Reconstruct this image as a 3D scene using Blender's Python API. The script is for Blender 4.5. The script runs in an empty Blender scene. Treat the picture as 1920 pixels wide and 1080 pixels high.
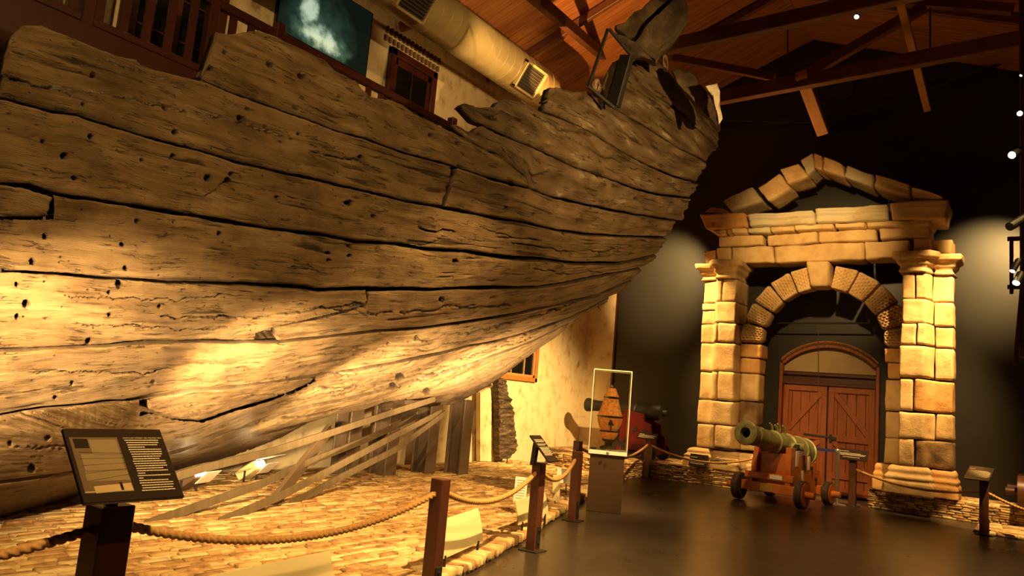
import bpy, math, random
import numpy as np
from mathutils import Vector, Matrix, noise as mnoise
random.seed(7)
SC = bpy.context.scene
# ------------------------------------------------------------------ camera
F = 1435.; RHO = math.radians(5); PIT = math.radians(7.78)
UP = np.array([math.sin(RHO)*math.cos(PIT), math.cos(RHO)*math.cos(PIT), math.sin(PIT)])
VY = np.array([990, -(823.6-540), F]); VY /= np.linalg.norm(VY); VY -= UP*VY.dot(UP); VY /= np.linalg.norm(VY)
VX = np.cross(VY, UP)
if VX[0] < 0: VX = -VX
M = np.array([VX, VY, UP]); C0 = np.array([0, 0, 1.5])
def ray(x, y): return M @ np.array([(x-960)/F, -(y-540)/F, 1.])
def P(x, y, d): return C0 + ray(x, y)*d
def G(x, y, z=0): r = ray(x, y); return C0 + r*((z-C0[2])/r[2])
def WX(x, y, X): r = ray(x, y); return C0 + r*(X/r[0])
def WY(x, y, Y): r = ray(x, y); return C0 + r*(Y/r[1])
cam = bpy.data.cameras.new('camera'); camo = bpy.data.objects.new('camera', cam)
SC.collection.objects.link(camo); SC.camera = camo
cam.sensor_width = 36; cam.lens = F/1920*36; cam.clip_start = .05; cam.clip_end = 200
R = Matrix(((M[0][0], M[0][1], -M[0][2]), (M[1][0], M[1][1], -M[1][2]), (M[2][0], M[2][1], -M[2][2])))
camo.matrix_world = Matrix.Translation(Vector(C0)) @ R.to_4x4()
SC.view_settings.view_transform = 'Standard'; SC.view_settings.look = 'None'
SC.view_settings.exposure = 0.0; SC.view_settings.gamma = 1; SC.view_settings.use_curve_mapping = False
# ------------------------------------------------------------------ world + lamps
W = bpy.data.worlds.new('world'); SC.world = W; W.use_nodes = True
W.node_tree.nodes['Background'].inputs[0].default_value = (1, .55, .25, 1)
W.node_tree.nodes['Background'].inputs[1].default_value = 0.012
WARM = (1, .62, .21)
PALEW = (1, .67, .29)
def spot(name, loc, tgt, power, size=40, blend=.6, col=WARM, rad=.05):
    l = bpy.data.lights.new(name, 'SPOT'); l.energy = power; l.color = col; l.spot_size = math.radians(size)
    l.spot_blend = blend; l.shadow_soft_size = rad
    o = bpy.data.objects.new(name, l); SC.collection.objects.link(o); o.location = loc
    o.rotation_euler = (Vector(tgt)-Vector(loc)).to_track_quat('-Z', 'Y').to_euler(); return o
def area(name, loc, tgt, power, sx, sy, col=WARM):
    l = bpy.data.lights.new(name, 'AREA'); l.energy = power; l.color = col; l.shape = 'RECTANGLE'; l.size = sx; l.size_y = sy
    o = bpy.data.objects.new(name, l); SC.collection.objects.link(o); o.location = loc
    o.rotation_euler = (Vector(tgt)-Vector(loc)).to_track_quat('-Z', 'Y').to_euler(); return o
# hull wash: unseen spots added along the rope line to brighten it, and between the straps
spot('hull_fill_near', (-3.75, .8, 1.5), (-5.4, 2.6, 1.45), 3200, 50, 1, PALEW, .04)
spot('hull_fill_front', (-4.2, 3.3, 1.0), (-6.1, 4.5, 1.5), 2300, 66, 1, PALEW, .04)
spot('hull_fill_mid', (-4.95, 5.5, .3), (-6.9, 6.9, 1.75), 3200, 72, 1, PALEW, .04)
spot('hull_fill_keel', (-5.6, 7.9, .3), (-7.1, 9.0, 2.1), 2900, 74, 1, PALEW, .04)
spot('hull_uplight_back', (-7.4, 5.6, .35), (-6.4, 7.2, 2.2), 160, 90, 1, rad=.05)
spot('hull_wash_ceiling', (2.5, 1.0, 6.5), (-5, 4.3, 3.6), 3000, 66, 1, rad=.1)
spot('hull_wash_stern', (1.4, 6.5, 4.1), (-4.4, 8.8, 4.7), 1900, 48, 1, rad=.04)
spot('paving_wash', (-1.2, 6.0, 5.2), (-5.1, 6.2, 0), 3800, 58, .9, rad=.05)
spot('paving_wash_far', (-1.8, 9.0, 4.6), (-6.2, 10.6, 0), 2200, 42, .9, rad=.05)
spot('paving_wash_near', (-1.2, 1.5, 5.5), (-4.6, 3.0, 0), 1500, 50, .9, rad=.1)
# wall and portico
spot('wall_wash', (-4.6, 12.5, 3.2), (-9.4, 14.3, .7), 3600, 62, .9, rad=.05)
spot('portico_left', (-7.0, 14.1, 6.3), (-5.85, 15.6, 3.1), 4200, 40, 1, rad=.06)
spot('portico_right', (-.5, 14.0, 6.2), (-1.45, 15.6, 3.0), 4600, 40, 1, rad=.06)
spot('wall_glow_left', (-6.9, 13.4, 6.0), (-7.45, 16.9, 4.4), 2600, 42, 1, rad=.06)
spot('wall_glow_right', (-.2, 13.6, 6.0), (-.85, 16.9, 4.4), 2200, 40, 1, rad=.06)
spot('portico_top', (-2.6, 10.5, 5.6), (-3.8, 15.8, 4.9), 1700, 40, 1, rad=.08)
spot('portico_low', (-1.5, 7.0, 6.8), (-3.7, 15.6, 1.7), 4200, 24, 1, rad=.08)
spot('gun_wash', (-3.0, 9.0, 6.9), (-3.7, 14.3, .8), 1300, 26, .9, rad=.08)
spot('door_wash', (-5.4, 11.5, 6.0), (-4.2, 16.8, 1.4), 500, 13, .5, rad=.05)
spot('platform_right', (.8, 12.0, 5.5), (-.35, 14.9, .2), 3500, 20, .3, rad=.05)
spot('case_spot', (-3.4, 8.2, 5.5), (-5.0, 9.9, 1.35), 1700, 20, .7, rad=.03)
spot('red_gun_spot', (-5.5, 13.0, 6.5), (-7.3, 15.5, 1.0), 90, 30, .9, rad=.05)
spot('roof_uplight', (-6.6, 9.4, 5.6), (-7.2, 12.3, 8.7), 1100, 32, .25, col=(1, .5, .14), rad=.02)
spot('roof_uplight_far', (-4.0, 13.6, 5.2), (-4.2, 14.2, 9.9), 85, 130, 1, col=(1, .5, .14), rad=.1)
spot('duct_wash', (-5.2, 8.6, 5.6), (-7.6, 9.8, 7.1), 520, 50, .8, rad=.05)
spot('gallery_wash', (-8.7, 5.0, 7.2), (-9.4, 5.4, 5.2), 30, 140, 1, rad=.1)
spot('floor_glow', (1.5, 12.5, 7.2), (-.9, 8.2, 0), 2600, 60, 1, rad=.3)  # added spot standing in for the glow reflected in the floor

# ------------------------------------------------------------------ materials
MATS = {}
def N(nt, t, **k):
    n = nt.nodes.new(t)
    for a, b in k.items():
        if a in n.inputs: n.inputs[a].default_value = b
        else: setattr(n, a, b)
    return n
def mat(name, cols, scale=(3, 3, 3), rough=.6, bump=.3, bdist=.01, coord='Object', detail=8, metal=0, nscale=1.0,
        crack=None, spec=.5, distort=0.0, fine=None, emit=None, coat=0, lo=.3, hi=.7, rvar=0):
    if name in MATS: return MATS[name]
    m = bpy.data.materials.new(name); m.use_nodes = True; nt = m.node_tree; MATS[name] = m
    b = nt.nodes['Principled BSDF']; b.inputs['Roughness'].default_value = rough; b.inputs['Metallic'].default_value = metal
    b.inputs['Specular IOR Level'].default_value = spec; b.inputs['Coat Weight'].default_value = coat
    tc = N(nt, 'ShaderNodeTexCoord'); mp = N(nt, 'ShaderNodeMapping'); mp.inputs['Scale'].default_value = scale
    nt.links.new(tc.outputs[coord], mp.inputs[0])
    no = N(nt, 'ShaderNodeTexNoise', Scale=nscale, Detail=detail, Roughness=.6, Distortion=distort)
    nt.links.new(mp.outputs[0], no.inputs['Vector'])
    cr = N(nt, 'ShaderNodeValToRGB'); nt.links.new(no.outputs[0], cr.inputs[0])
    el = cr.color_ramp.elements
    el[0].position = lo; el[1].position = hi
    el[0].color = (*cols[0], 1); el[1].color = (*cols[-1], 1)
    for i, c in enumerate(cols[1:-1]):
        e = el.new(lo+(hi-lo)*(i+1)/(len(cols)-1)); e.color = (*c, 1)
    nt.links.new(cr.outputs[0], b.inputs['Base Color'])
    h = no.outputs[0]
    if fine:
        mp2 = N(nt, 'ShaderNodeMapping'); mp2.inputs['Scale'].default_value = fine[0]
        nt.links.new(tc.outputs[coord], mp2.inputs[0])
        n2 = N(nt, 'ShaderNodeTexNoise', Scale=1, Detail=6, Roughness=.7); nt.links.new(mp2.outputs[0], n2.inputs['Vector'])
        ad = N(nt, 'ShaderNodeMath', operation='MULTIPLY_ADD'); nt.links.new(n2.outputs[0], ad.inputs[0]); ad.inputs[1].default_value = fine[1]
        nt.links.new(h, ad.inputs[2]); h = ad.outputs[0]
    if rvar:
        mr = N(nt, 'ShaderNodeMapRange'); nt.links.new(no.outputs[0], mr.inputs[0])
        mr.inputs[3].default_value = rough-rvar; mr.inputs[4].default_value = rough+rvar; nt.links.new(mr.outputs[0], b.inputs['Roughness'])
    if bump:
        bp = N(nt, 'ShaderNodeBump', Strength=bump, Distance=bdist); nt.links.new(h, bp.inputs['Height']); nt.links.new(bp.outputs[0], b.inputs['Normal'])
    if emit:
        b.inputs['Emission Color'].default_value = (*emit[0], 1); b.inputs['Emission Strength'].default_value = emit[1]
    return m
def flat(name, c, rough=.5, metal=0, emit=None, spec=.5, coat=0):
    return mat(name, [tuple(x*.93 for x in c), c], (6, 6, 6), rough, .05, .002, metal=metal, emit=emit, spec=spec, coat=coat)
def cracks(nt, tc, last, facs):
    at = N(nt, 'ShaderNodeAttribute'); at.attribute_name = 'recess_shade'  # per-vertex mask that paints shade into cracks and holes
    inv = N(nt, 'ShaderNodeMath', operation='SUBTRACT', use_clamp=True); inv.inputs[0].default_value = 1; nt.links.new(at.outputs['Fac'], inv.inputs[1])
    if facs:
        m0 = N(nt, 'ShaderNodeMath', operation='MULTIPLY'); nt.links.new(facs, m0.inputs[0]); nt.links.new(inv.outputs[0], m0.inputs[1]); facs = m0.outputs[0]
    else: facs = inv.outputs[0]
    # long hairline cracks following the grain, shade painted in as dark colour
    for sc_, wd, msc, th, dist in (((.9, 11, 1), .012, (2.5, 5, 1), .52, .022), ((3.5, 42, 1), .03, (5, 9, 1), .50, .012)):
        m3 = N(nt, 'ShaderNodeMapping'); m3.inputs['Scale'].default_value = sc_; nt.links.new(tc.outputs['UV'], m3.inputs[0])
        n3 = N(nt, 'ShaderNodeTexNoise', Scale=1, Detail=5, Roughness=.55, Distortion=.5); nt.links.new(m3.outputs[0], n3.inputs['Vector'])
        s1 = N(nt, 'ShaderNodeMath', operation='SUBTRACT'); nt.links.new(n3.outputs[0], s1.inputs[0]); s1.inputs[1].default_value = .5
        ab = N(nt, 'ShaderNodeMath', operation='ABSOLUTE'); nt.links.new(s1.outputs[0], ab.inputs[0])
        m4 = N(nt, 'ShaderNodeMapping'); m4.inputs['Scale'].default_value = msc; m4.inputs['Location'].default_value = (7, 3, 0); nt.links.new(tc.outputs['UV'], m4.inputs[0])
        n4 = N(nt, 'ShaderNodeTexNoise', Scale=1, Detail=3); nt.links.new(m4.outputs[0], n4.inputs['Vector'])
        gt = N(nt, 'ShaderNodeMapRange'); nt.links.new(n4.outputs[0], gt.inputs[0]); gt.inputs[1].default_value = th; gt.inputs[2].default_value = th+.12; gt.inputs[3].default_value = 0.0001; gt.inputs[4].default_value = wd
        dv = N(nt, 'ShaderNodeMath', operation='DIVIDE', use_clamp=True); nt.links.new(ab.outputs[0], dv.inputs[0]); nt.links.new(gt.outputs[0], dv.inputs[1])
        bq = N(nt, 'ShaderNodeBump', Strength=1, Distance=dist); nt.links.new(dv.outputs[0], bq.inputs['Height']); nt.links.new(last, bq.inputs['Normal']); last = bq.outputs[0]
        ml = N(nt, 'ShaderNodeMath', operation='MULTIPLY')
        if facs: nt.links.new(facs, ml.inputs[0])
        else: ml.inputs[0].default_value = 1
        nt.links.new(dv.outputs[0], ml.inputs[1]); facs = ml.outputs[0]
    return last, facs
def hullmat():
    m = mat('old_hull_timber', [(.085, .05, .022), (.22, .14, .065), (.33, .22, .11), (.42, .29, .15)], (1.6, 14, 1), .38, 1.0, .028, 'UV', 10, distort=.8,
            fine=((16, 150, 1), .9), lo=.22, hi=.78, rvar=.12)
    nt = m.node_tree; b = nt.nodes['Principled BSDF']; tc = [n for n in nt.nodes if n.type == 'TEX_COORD'][0]
    # dark stain patches and small worm holes
    cr = b.inputs['Base Color'].links[0].from_socket
    n = N(nt, 'ShaderNodeTexNoise', Scale=2.2, Detail=7, Roughness=.65); nt.links.new(tc.outputs['UV'], n.inputs['Vector'])
    r = N(nt, 'ShaderNodeValToRGB'); nt.links.new(n.outputs[0], r.inputs[0]); r.color_ramp.elements[0].position = .36; r.color_ramp.elements[1].position = .62
    r.color_ramp.elements[0].color = (.5, .46, .42, 1); r.color_ramp.elements[1].color = (1, 1, 1, 1)
    mx = N(nt, 'ShaderNodeMix', data_type='RGBA', blend_type='MULTIPLY'); mx.inputs[0].default_value = 1
    nt.links.new(cr, mx.inputs[6]); nt.links.new(r.outputs[0], mx.inputs[7])
    v = N(nt, 'ShaderNodeTexVoronoi', Scale=11, Randomness=1); nt.links.new(tc.outputs['UV'], v.inputs['Vector'])
    r2 = N(nt, 'ShaderNodeMapRange'); nt.links.new(v.outputs['Distance'], r2.inputs[0]); r2.inputs[1].default_value = .05; r2.inputs[2].default_value = .10
    r2.inputs[3].default_value = 0.0; r2.inputs[4].default_value = 1
    bp0 = b.inputs['Normal'].links[0].from_node
    bp = N(nt, 'ShaderNodeBump', Strength=.9, Distance=.02); nt.links.new(r2.outputs[0], bp.inputs['Height']); nt.links.new(bp0.outputs[0], bp.inputs['Normal'])
    last, facs = cracks(nt, tc, bp.outputs[0], r2.outputs[0])
    nt.links.new(last, b.inputs['Normal'])
    mx2 = N(nt, 'ShaderNodeMix', data_type='RGBA', blend_type='MIX'); nt.links.new(facs, mx2.inputs[0])
    mx2.inputs[6].default_value = (.02, .01, .004, 1); nt.links.new(mx.outputs[2], mx2.inputs[7]); nt.links.new(mx2.outputs[2], b.inputs['Base Color'])  # near-black in cracks and holes stands in for their shade
    return m
HULL = hullmat()
HULLDARK = mat('inner_timber_seam_shade', [(.03, .017, .008), (.08, .05, .025)], (2, 9, 2), .7, .6, .02)  # inner layer timber; on plank rims its dark tone stands for seam shade
CRUST = mat('crusted_hull_timber', [(.06, .036, .017), (.15, .092, .046), (.24, .165, .09), (.6, .5, .34)], (2.2, 5, 3), .38, 1., .04, 'UV', 12, lo=.3, hi=.74,
            fine=((24, 80, 1), .8), rvar=.12)
def _c():
    nt = CRUST.node_tree; b = nt.nodes['Principled BSDF']; tc = [n for n in nt.nodes if n.type == 'TEX_COORD'][0]
    col = b.inputs['Base Color'].links[0].from_socket; last, f = cracks(nt, tc, b.inputs['Normal'].links[0].from_socket, None)
    nt.links.new(last, b.inputs['Normal']); m = N(nt, 'ShaderNodeMix', data_type='RGBA', blend_type='MIX'); nt.links.new(f, m.inputs[0])
    m.inputs[6].default_value = (.02, .01, .004, 1); nt.links.new(col, m.inputs[7]); nt.links.new(m.outputs[2], b.inputs['Base Color'])  # same painted shade inside the crusted planks' cracks
_c()
CHAR = mat('weathered_dark_timber', [(.04, .026, .014), (.11, .07, .037), (.26, .18, .1)], (4, 4, 4), .5, 1., .05, fine=((26, 26, 26), .8), detail=10)
PALE = mat('pale_crust', [(.5, .42, .28), (.8, .72, .55)], (12, 12, 12), .7, .8, .02)
SAND = mat('sandstone', [(.40, .235, .09), (.58, .38, .17), (.68, .48, .25)], (2.2, 2.2, 2.2), .75, .8, .03, detail=9, fine=((26, 26, 26), .35))
SANDO = mat('orange_sandstone', [(.38, .17, .05), (.55, .28, .09), (.62, .36, .15)], (2.6, 2.6, 2.6), .75, .8, .03, detail=9, fine=((26, 26, 26), .35))
SANDG = mat('grey_sandstone', [(.36, .26, .14), (.52, .42, .26), (.46, .42, .34)], (1.6, 2.4, 5), .75, .8, .03, detail=9, fine=((26, 26, 26), .35))
SANDD = mat('stained_sandstone', [(.05, .03, .018), (.2, .11, .04), (.42, .27, .12)], (3, 3, 3), .75, .8, .03, detail=9, fine=((26, 26, 26), .35))
BRICKY = [mat('ochre_brick', [(.28, .14, .045), (.56, .36, .15), (.62, .43, .2)], (9, 9, 9), .85, .9, .022, fine=((60, 60, 60), .4)),
          mat('tan_brick', [(.16, .08, .03), (.36, .2, .075), (.5, .32, .13)], (9, 9, 9), .85, .9, .022, fine=((60, 60, 60), .4)),
          mat('pale_brick', [(.4, .25, .1), (.62, .47, .24), (.7, .55, .3)], (9, 9, 9), .85, .9, .022, fine=((60, 60, 60), .4))]
MORTAR = mat('sandy_mortar', [(.09, .055, .025), (.17, .11, .05)], (14, 14, 14), .95, .7, .01)
BLACKW = mat('charcoal_wall_paint', [(.014, .0115, .009), (.016, .013, .0105)], (2, 2, 2), .42, .05, .003)
FLOORM = mat('dark_polished_floor', [(.035, .024, .017), (.05, .036, .025)], (1.4, 1.4, 1.4), .30, .22, .004, detail=9, fine=((26, 26, 26), .35), rvar=.09)
LIME = mat('limestone_render', [(.34, .22, .11), (.56, .43, .25), (.66, .53, .33), (.68, .56, .36)], (3.2, 4.2, 3.2), .9, .5, .03, detail=6, lo=.30, hi=.58, fine=((22, 22, 22), .3))
ROOF = mat('roof_boards', [(.18, .055, .014), (.34, .12, .032), (.42, .17, .05)], (.7, 14, .7), .6, .2, .006, detail=4)
BEAM = mat('roof_beam_timber', [(.1, .032, .012), (.17, .06, .02)], (6, 6, 6), .55, .3, .004)
REDW = mat('dark_red_joinery', [(.04, .008, .004), (.065, .014, .006)], (7, 7, 2), .42, .25, .003)
POSTM = mat('dark_stained_post', [(.055, .018, .010), (.10, .032, .018)], (9, 9, 1.5), .35, .2, .002)
DOORM = mat('red_door_timber', [(.17, .04, .011), (.28, .075, .02)], (9, 9, 1.3), .4, .3, .003)
CARR = mat('orange_carriage_timber', [(.42, .10, .02), (.62, .18, .035)], (5, 5, 5), .38, .2, .003)
REDP = mat('red_painted_timber', [(.07, .003, .003), (.11, .004, .004)], (5, 5, 5), .4, .2, .004)
BRONZE = mat('green_bronze', [(.13, .11, .035), (.27, .26, .10), (.40, .41, .2)], (6, 6, 6), .42, .5, .012, metal=.15, detail=9)
IRON = mat('black_iron', [(.008, .007, .006), (.018, .015, .012)], (9, 9, 9), .55, .3, .004)
STEEL = mat('dark_brown_steel', [(.085, .055, .035), (.12, .08, .05)], (3, 3, 3), .4, .08, .002)
STRAP = mat('grey_brown_strap', [(.085, .062, .036), (.13, .095, .055)], (3, 14, 3), .42, .1, .002)
ROPE = mat('manila_rope', [(.36, .17, .045), (.55, .30, .10)], (60, 60, 60), .8, .7, .004)
CREAM = mat('cream_panel', [(.62, .52, .28), (.68, .58, .33)], (1, 1, 1), .6, .03, .001)
WHITE = flat('white_card', (.8, .77, .68), .5)
SIGNB = flat('black_sign_plate', (.022, .014, .010), .22)
INK = flat('cream_lettering', (.5, .42, .28), .5)
GLASSDARK = flat('dark_window_glass', (.006, .006, .006), .08)
PLINTH = mat('brown_plinth', [(.055, .028, .014), (.07, .036, .018)], (1, 1, 1), .4, .04, .002)
GOLD = mat('orange_lamp_net', [(.5, .17, .03), (.8, .34, .07), (.9, .5, .16)], (30, 30, 30), .6, 1, .006, detail=3)
CHROME = flat('chrome', (.85, .8, .72), .28, .9)
BLUE = flat('blue_belt', (.015, .02, .16), .6)
DUCTM = mat('buff_duct_metal', [(.45, .33, .15), (.55, .41, .2)], (.6, 3, .6), .35, .1, .004, metal=.2)
BRASS = flat('brass_plaque', (.5, .3, .08), .35, .8)
RUST = mat('rusted_artefact', [(.02, .015, .01), (.09, .05, .03)], (20, 20, 20), .7, .8, .01)
WOODL = mat('light_beam_timber', [(.42, .18, .05), (.55, .27, .09)], (9, 2, 2), .5, .2, .003)
LAMPE = flat('lamp_face', (1, .85, .6), .4, emit=((1, .74, .38), 30))
LAMPS = flat('white_lamp_flap', (.9, .85, .75), .35)
GLASS = bpy.data.materials.new('clear_acrylic'); GLASS.use_nodes = True
_b = GLASS.node_tree.nodes['Principled BSDF']; _b.inputs['Transmission Weight'].default_value = 1; _b.inputs['Roughness'].default_value = .02
_b.inputs['IOR'].default_value = 1.35; _b.inputs['Base Color'].default_value = (.97, .95, .9, 1)
EDGE = flat('acrylic_edge', (.75, .66, .5), .3)

# ------------------------------------------------------------------ mesh helpers
def link(o, parent=None, kind=None, label=None):
    SC.collection.objects.link(o)
    if parent: o.parent = parent
    if kind: o['kind'] = kind
    if label: o['label'] = label
    return o
def mk(name, v, f, mats, parent=None, kind=None, label=None, smooth=False, uv=None, midx=None):
    me = bpy.data.meshes.new(name); me.from_pydata([tuple(map(float, p)) for p in v], [], [tuple(map(int, q)) for q in f])
    for m in (mats if isinstance(mats, (list, tuple)) else [mats]): me.materials.append(m)
    if midx is not None: me.polygons.foreach_set('material_index', np.array(midx, dtype=np.int32))
    if uv is not None:
        ul = me.uv_layers.new(name='UVMap'); li = np.zeros(len(me.loops), dtype=np.int32); me.loops.foreach_get('vertex_index', li)
        ul.data.foreach_set('uv', np.asarray(uv, dtype=np.float32)[li].ravel())
    if smooth: me.polygons.foreach_set('use_smooth', np.ones(len(me.polygons), dtype=bool))
    me.update(); me.validate()
    return link(bpy.data.objects.new(name, me), parent, kind, label)
def thing(name, label, cat, loc=(0, 0, 0), group=None, rotz=0):
    o = bpy.data.objects.new(name, None); SC.collection.objects.link(o); o.empty_display_size = .1
    o.location = loc; o.rotation_euler = (0, 0, rotz); o['label'] = label; o['category'] = cat
    if group: o['group'] = group
    return o
def tag(o, label, cat, group=None):
    o['label'] = label; o['category'] = cat
    if group: o['group'] = group
    return o
class MB:
    def __init__(s): s.v = []; s.f = []; s.m = []
    def add(s, v, f, m=0):
        n = len(s.v); s.v += [tuple(p) for p in v]; s.f += [tuple(i+n for i in q) for q in f]; s.m += [m]*len(f)
    def box(s, c, size, rot=None, bev=None, m=0):
        hx, hy, hz = [a/2 for a in size]; b = min(hx, hy, hz)*.25 if bev is None else min(bev, hx*.9, hy*.9, hz*.9)
        V = []; idx = {}
        for sx in (-1, 1):
            for sy in (-1, 1):
                for sz in (-1, 1):
                    idx[sx, sy, sz] = len(V)
                    V += [(sx*hx, sy*(hy-b), sz*(hz-b)), (sx*(hx-b), sy*hy, sz*(hz-b)), (sx*(hx-b), sy*(hy-b), sz*hz)]
        Fs = []
        for ax in range(3):
            o1, o2 = (ax+1) % 3, (ax+2) % 3
            for sg in (-1, 1):
                q = []
                for a, b2 in ((-1, -1), (1, -1), (1, 1), (-1, 1)):
                    k = [0, 0, 0]; k[ax] = sg; k[o1] = a; k[o2] = b2; q.append(idx[tuple(k)]+ax)
                Fs.append(q if sg > 0 else q[::-1])
        for ax in range(3):   # edges along ax
            o1, o2 = (ax+1) % 3, (ax+2) % 3
            for a in (-1, 1):
                for b2 in (-1, 1):
                    k0 = [0, 0, 0]; k0[ax] = -1; k0[o1] = a; k0[o2] = b2; k1 = list(k0); k1[ax] = 1
                    q = [idx[tuple(k0)]+o1, idx[tuple(k1)]+o1, idx[tuple(k1)]+o2, idx[tuple(k0)]+o2]
                    Fs.append(q[::-1] if a*b2 > 0 else q)
        for k, i in idx.items():
            t = [i, i+1, i+2]; Fs.append(t if k[0]*k[1]*k[2] > 0 else t[::-1])
        c = Vector(c)
        s.add([tuple((rot @ Vector(p) if rot else Vector(p))+c) for p in V], Fs, m); return s
    def bar(s, a, b, w, h, m=0, bev=None, upv=(0, 0, 1)):   # box from a to b, width w, height h
        a = Vector(a); b = Vector(b); d = b-a; L = d.length; x = d/L; u = Vector(upv)
        if abs(x.dot(u)) > .98: u = Vector((0, 1, 0))
        y = u.cross(x).normalized(); z = x.cross(y)
        r = Matrix((x, y, z)).transposed(); s.box((a+b)/2, (L, w, h), r, bev if bev is not None else min(w, h)*.08, m); return s
    def tube(s, pts, r, n=12, m=0, caps=True):
        pts = [Vector(p) for p in pts]; V = []; Fs = []
        rr = r if isinstance(r, (list, tuple)) else [r]*len(pts)
        u = None
        for i, p in enumerate(pts):
            t = (pts[min(i+1, len(pts)-1)]-pts[max(i-1, 0)])
            if t.length < 1e-9: t = pts[-1]-pts[0]
            t.normalize()
            if u is None: u = t.orthogonal().normalized()
            u = (u-t*u.dot(t)); u.normalize()
            w = t.cross(u)
            for k in range(n):
                a = 2*math.pi*k/n; V.append(p+(u*math.cos(a)+w*math.sin(a))*rr[i])
        for i in range(len(pts)-1):
            for k in range(n):
                k2 = (k+1) % n; Fs.append((i*n+k, i*n+k2, (i+1)*n+k2, (i+1)*n+k))
        if caps: Fs.append(tuple(range(n))[::-1]); Fs.append(tuple((len(pts)-1)*n+k for k in range(n)))
        s.add(V, Fs, m); return s
    def lathe(s, prof, o, ax, n=32, m=0):    # prof: (distance along axis, radius)
        o = Vector(o); ax = Vector(ax).normalized(); u = ax.orthogonal().normalized(); w = ax.cross(u); V = []; Fs = []
        for d, r in prof:
            for k in range(n):
                a = 2*math.pi*k/n; V.append(o+ax*d+(u*math.cos(a)+w*math.sin(a))*r)
        for i in range(len(prof)-1):
            for k in range(n):
                k2 = (k+1) % n; Fs.append((i*n+k, i*n+k2, (i+1)*n+k2, (i+1)*n+k))
        Fs.append(tuple(range(n))[::-1]); Fs.append(tuple((len(prof)-1)*n+k for k in range(n)))
        s.add(V, Fs, m); return s
    def prism(s, poly, off, m=0):           # poly list of 3D points, off extrusion vector
        n = len(poly); V = [Vector(p) for p in poly]; V += [p+Vector(off) for p in V]
        nn = Vector((0, 0, 0))
        for i in range(n): nn += V[i].cross(V[(i+1) % n])
        flip = nn.dot(Vector(off)) > 0
        Fs = [tuple(range(n))[::-1] if flip else tuple(range(n)), tuple(range(n, 2*n)) if flip else tuple(range(n, 2*n))[::-1]]
        for i in range(n):
            j = (i+1) % n; q = (i, j, n+j, n+i); Fs.append(q if flip else q[::-1])
        s.add(V, Fs, m); return s
    def build(s, name, mats, parent=None, kind=None, label=None, smooth=False):
        return mk(name, s.v, s.f, mats, parent, kind, label, smooth, midx=s.m)
def autosmooth(o, ang=40):
    me = o.data; me.polygons.foreach_set('use_smooth', np.ones(len(me.polygons), dtype=bool))
    try: me.set_sharp_from_angle(angle=math.radians(ang))
    except Exception: pass
    return o
def jitterbrick(mb, c, size, rot=None, j=.006, m=0):
    """a worn brick: chamfered box with displaced corners"""
    n0 = len(mb.v); mb.box(c, size, rot, min(size)*.16, m)
    s = random.random()*99
    for i in range(n0, len(mb.v)):
        p = mb.v[i]; q = Vector(p)*9+Vector((s, s, s))
        d = mnoise.noise_vector(q)*j*2.2
        mb.v[i] = (p[0]+d.x, p[1]+d.y, p[2]+d.z)
def lattice(nx, ny, nz):
    key = {}; V = []; Fs = []
    def g(i, j, k):
        if (i, j, k) not in key: key[i, j, k] = len(V); V.append((2*i/nx-1, 2*j/ny-1, 2*k/nz-1))
        return key[i, j, k]
    for i in range(nx):
        for k in range(nz):
            Fs.append((g(i, 0, k), g(i+1, 0, k), g(i+1, 0, k+1), g(i, 0, k+1)))
            Fs.append((g(i, ny, k), g(i, ny, k+1), g(i+1, ny, k+1), g(i+1, ny, k)))
    for j in range(ny):
        for k in range(nz):
            Fs.append((g(0, j, k), g(0, j, k+1), g(0, j+1, k+1), g(0, j+1, k)))
            Fs.append((g(nx, j, k), g(nx, j+1, k), g(nx, j+1, k+1), g(nx, j, k+1)))
    for i in range(nx):
        for j in range(ny):
            Fs.append((g(i, j, 0), g(i, j+1, 0), g(i+1, j+1, 0), g(i+1, j, 0)))
            Fs.append((g(i, j, nz), g(i+1, j, nz), g(i+1, j+1, nz), g(i, j+1, nz)))
    return V, Fs
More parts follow.
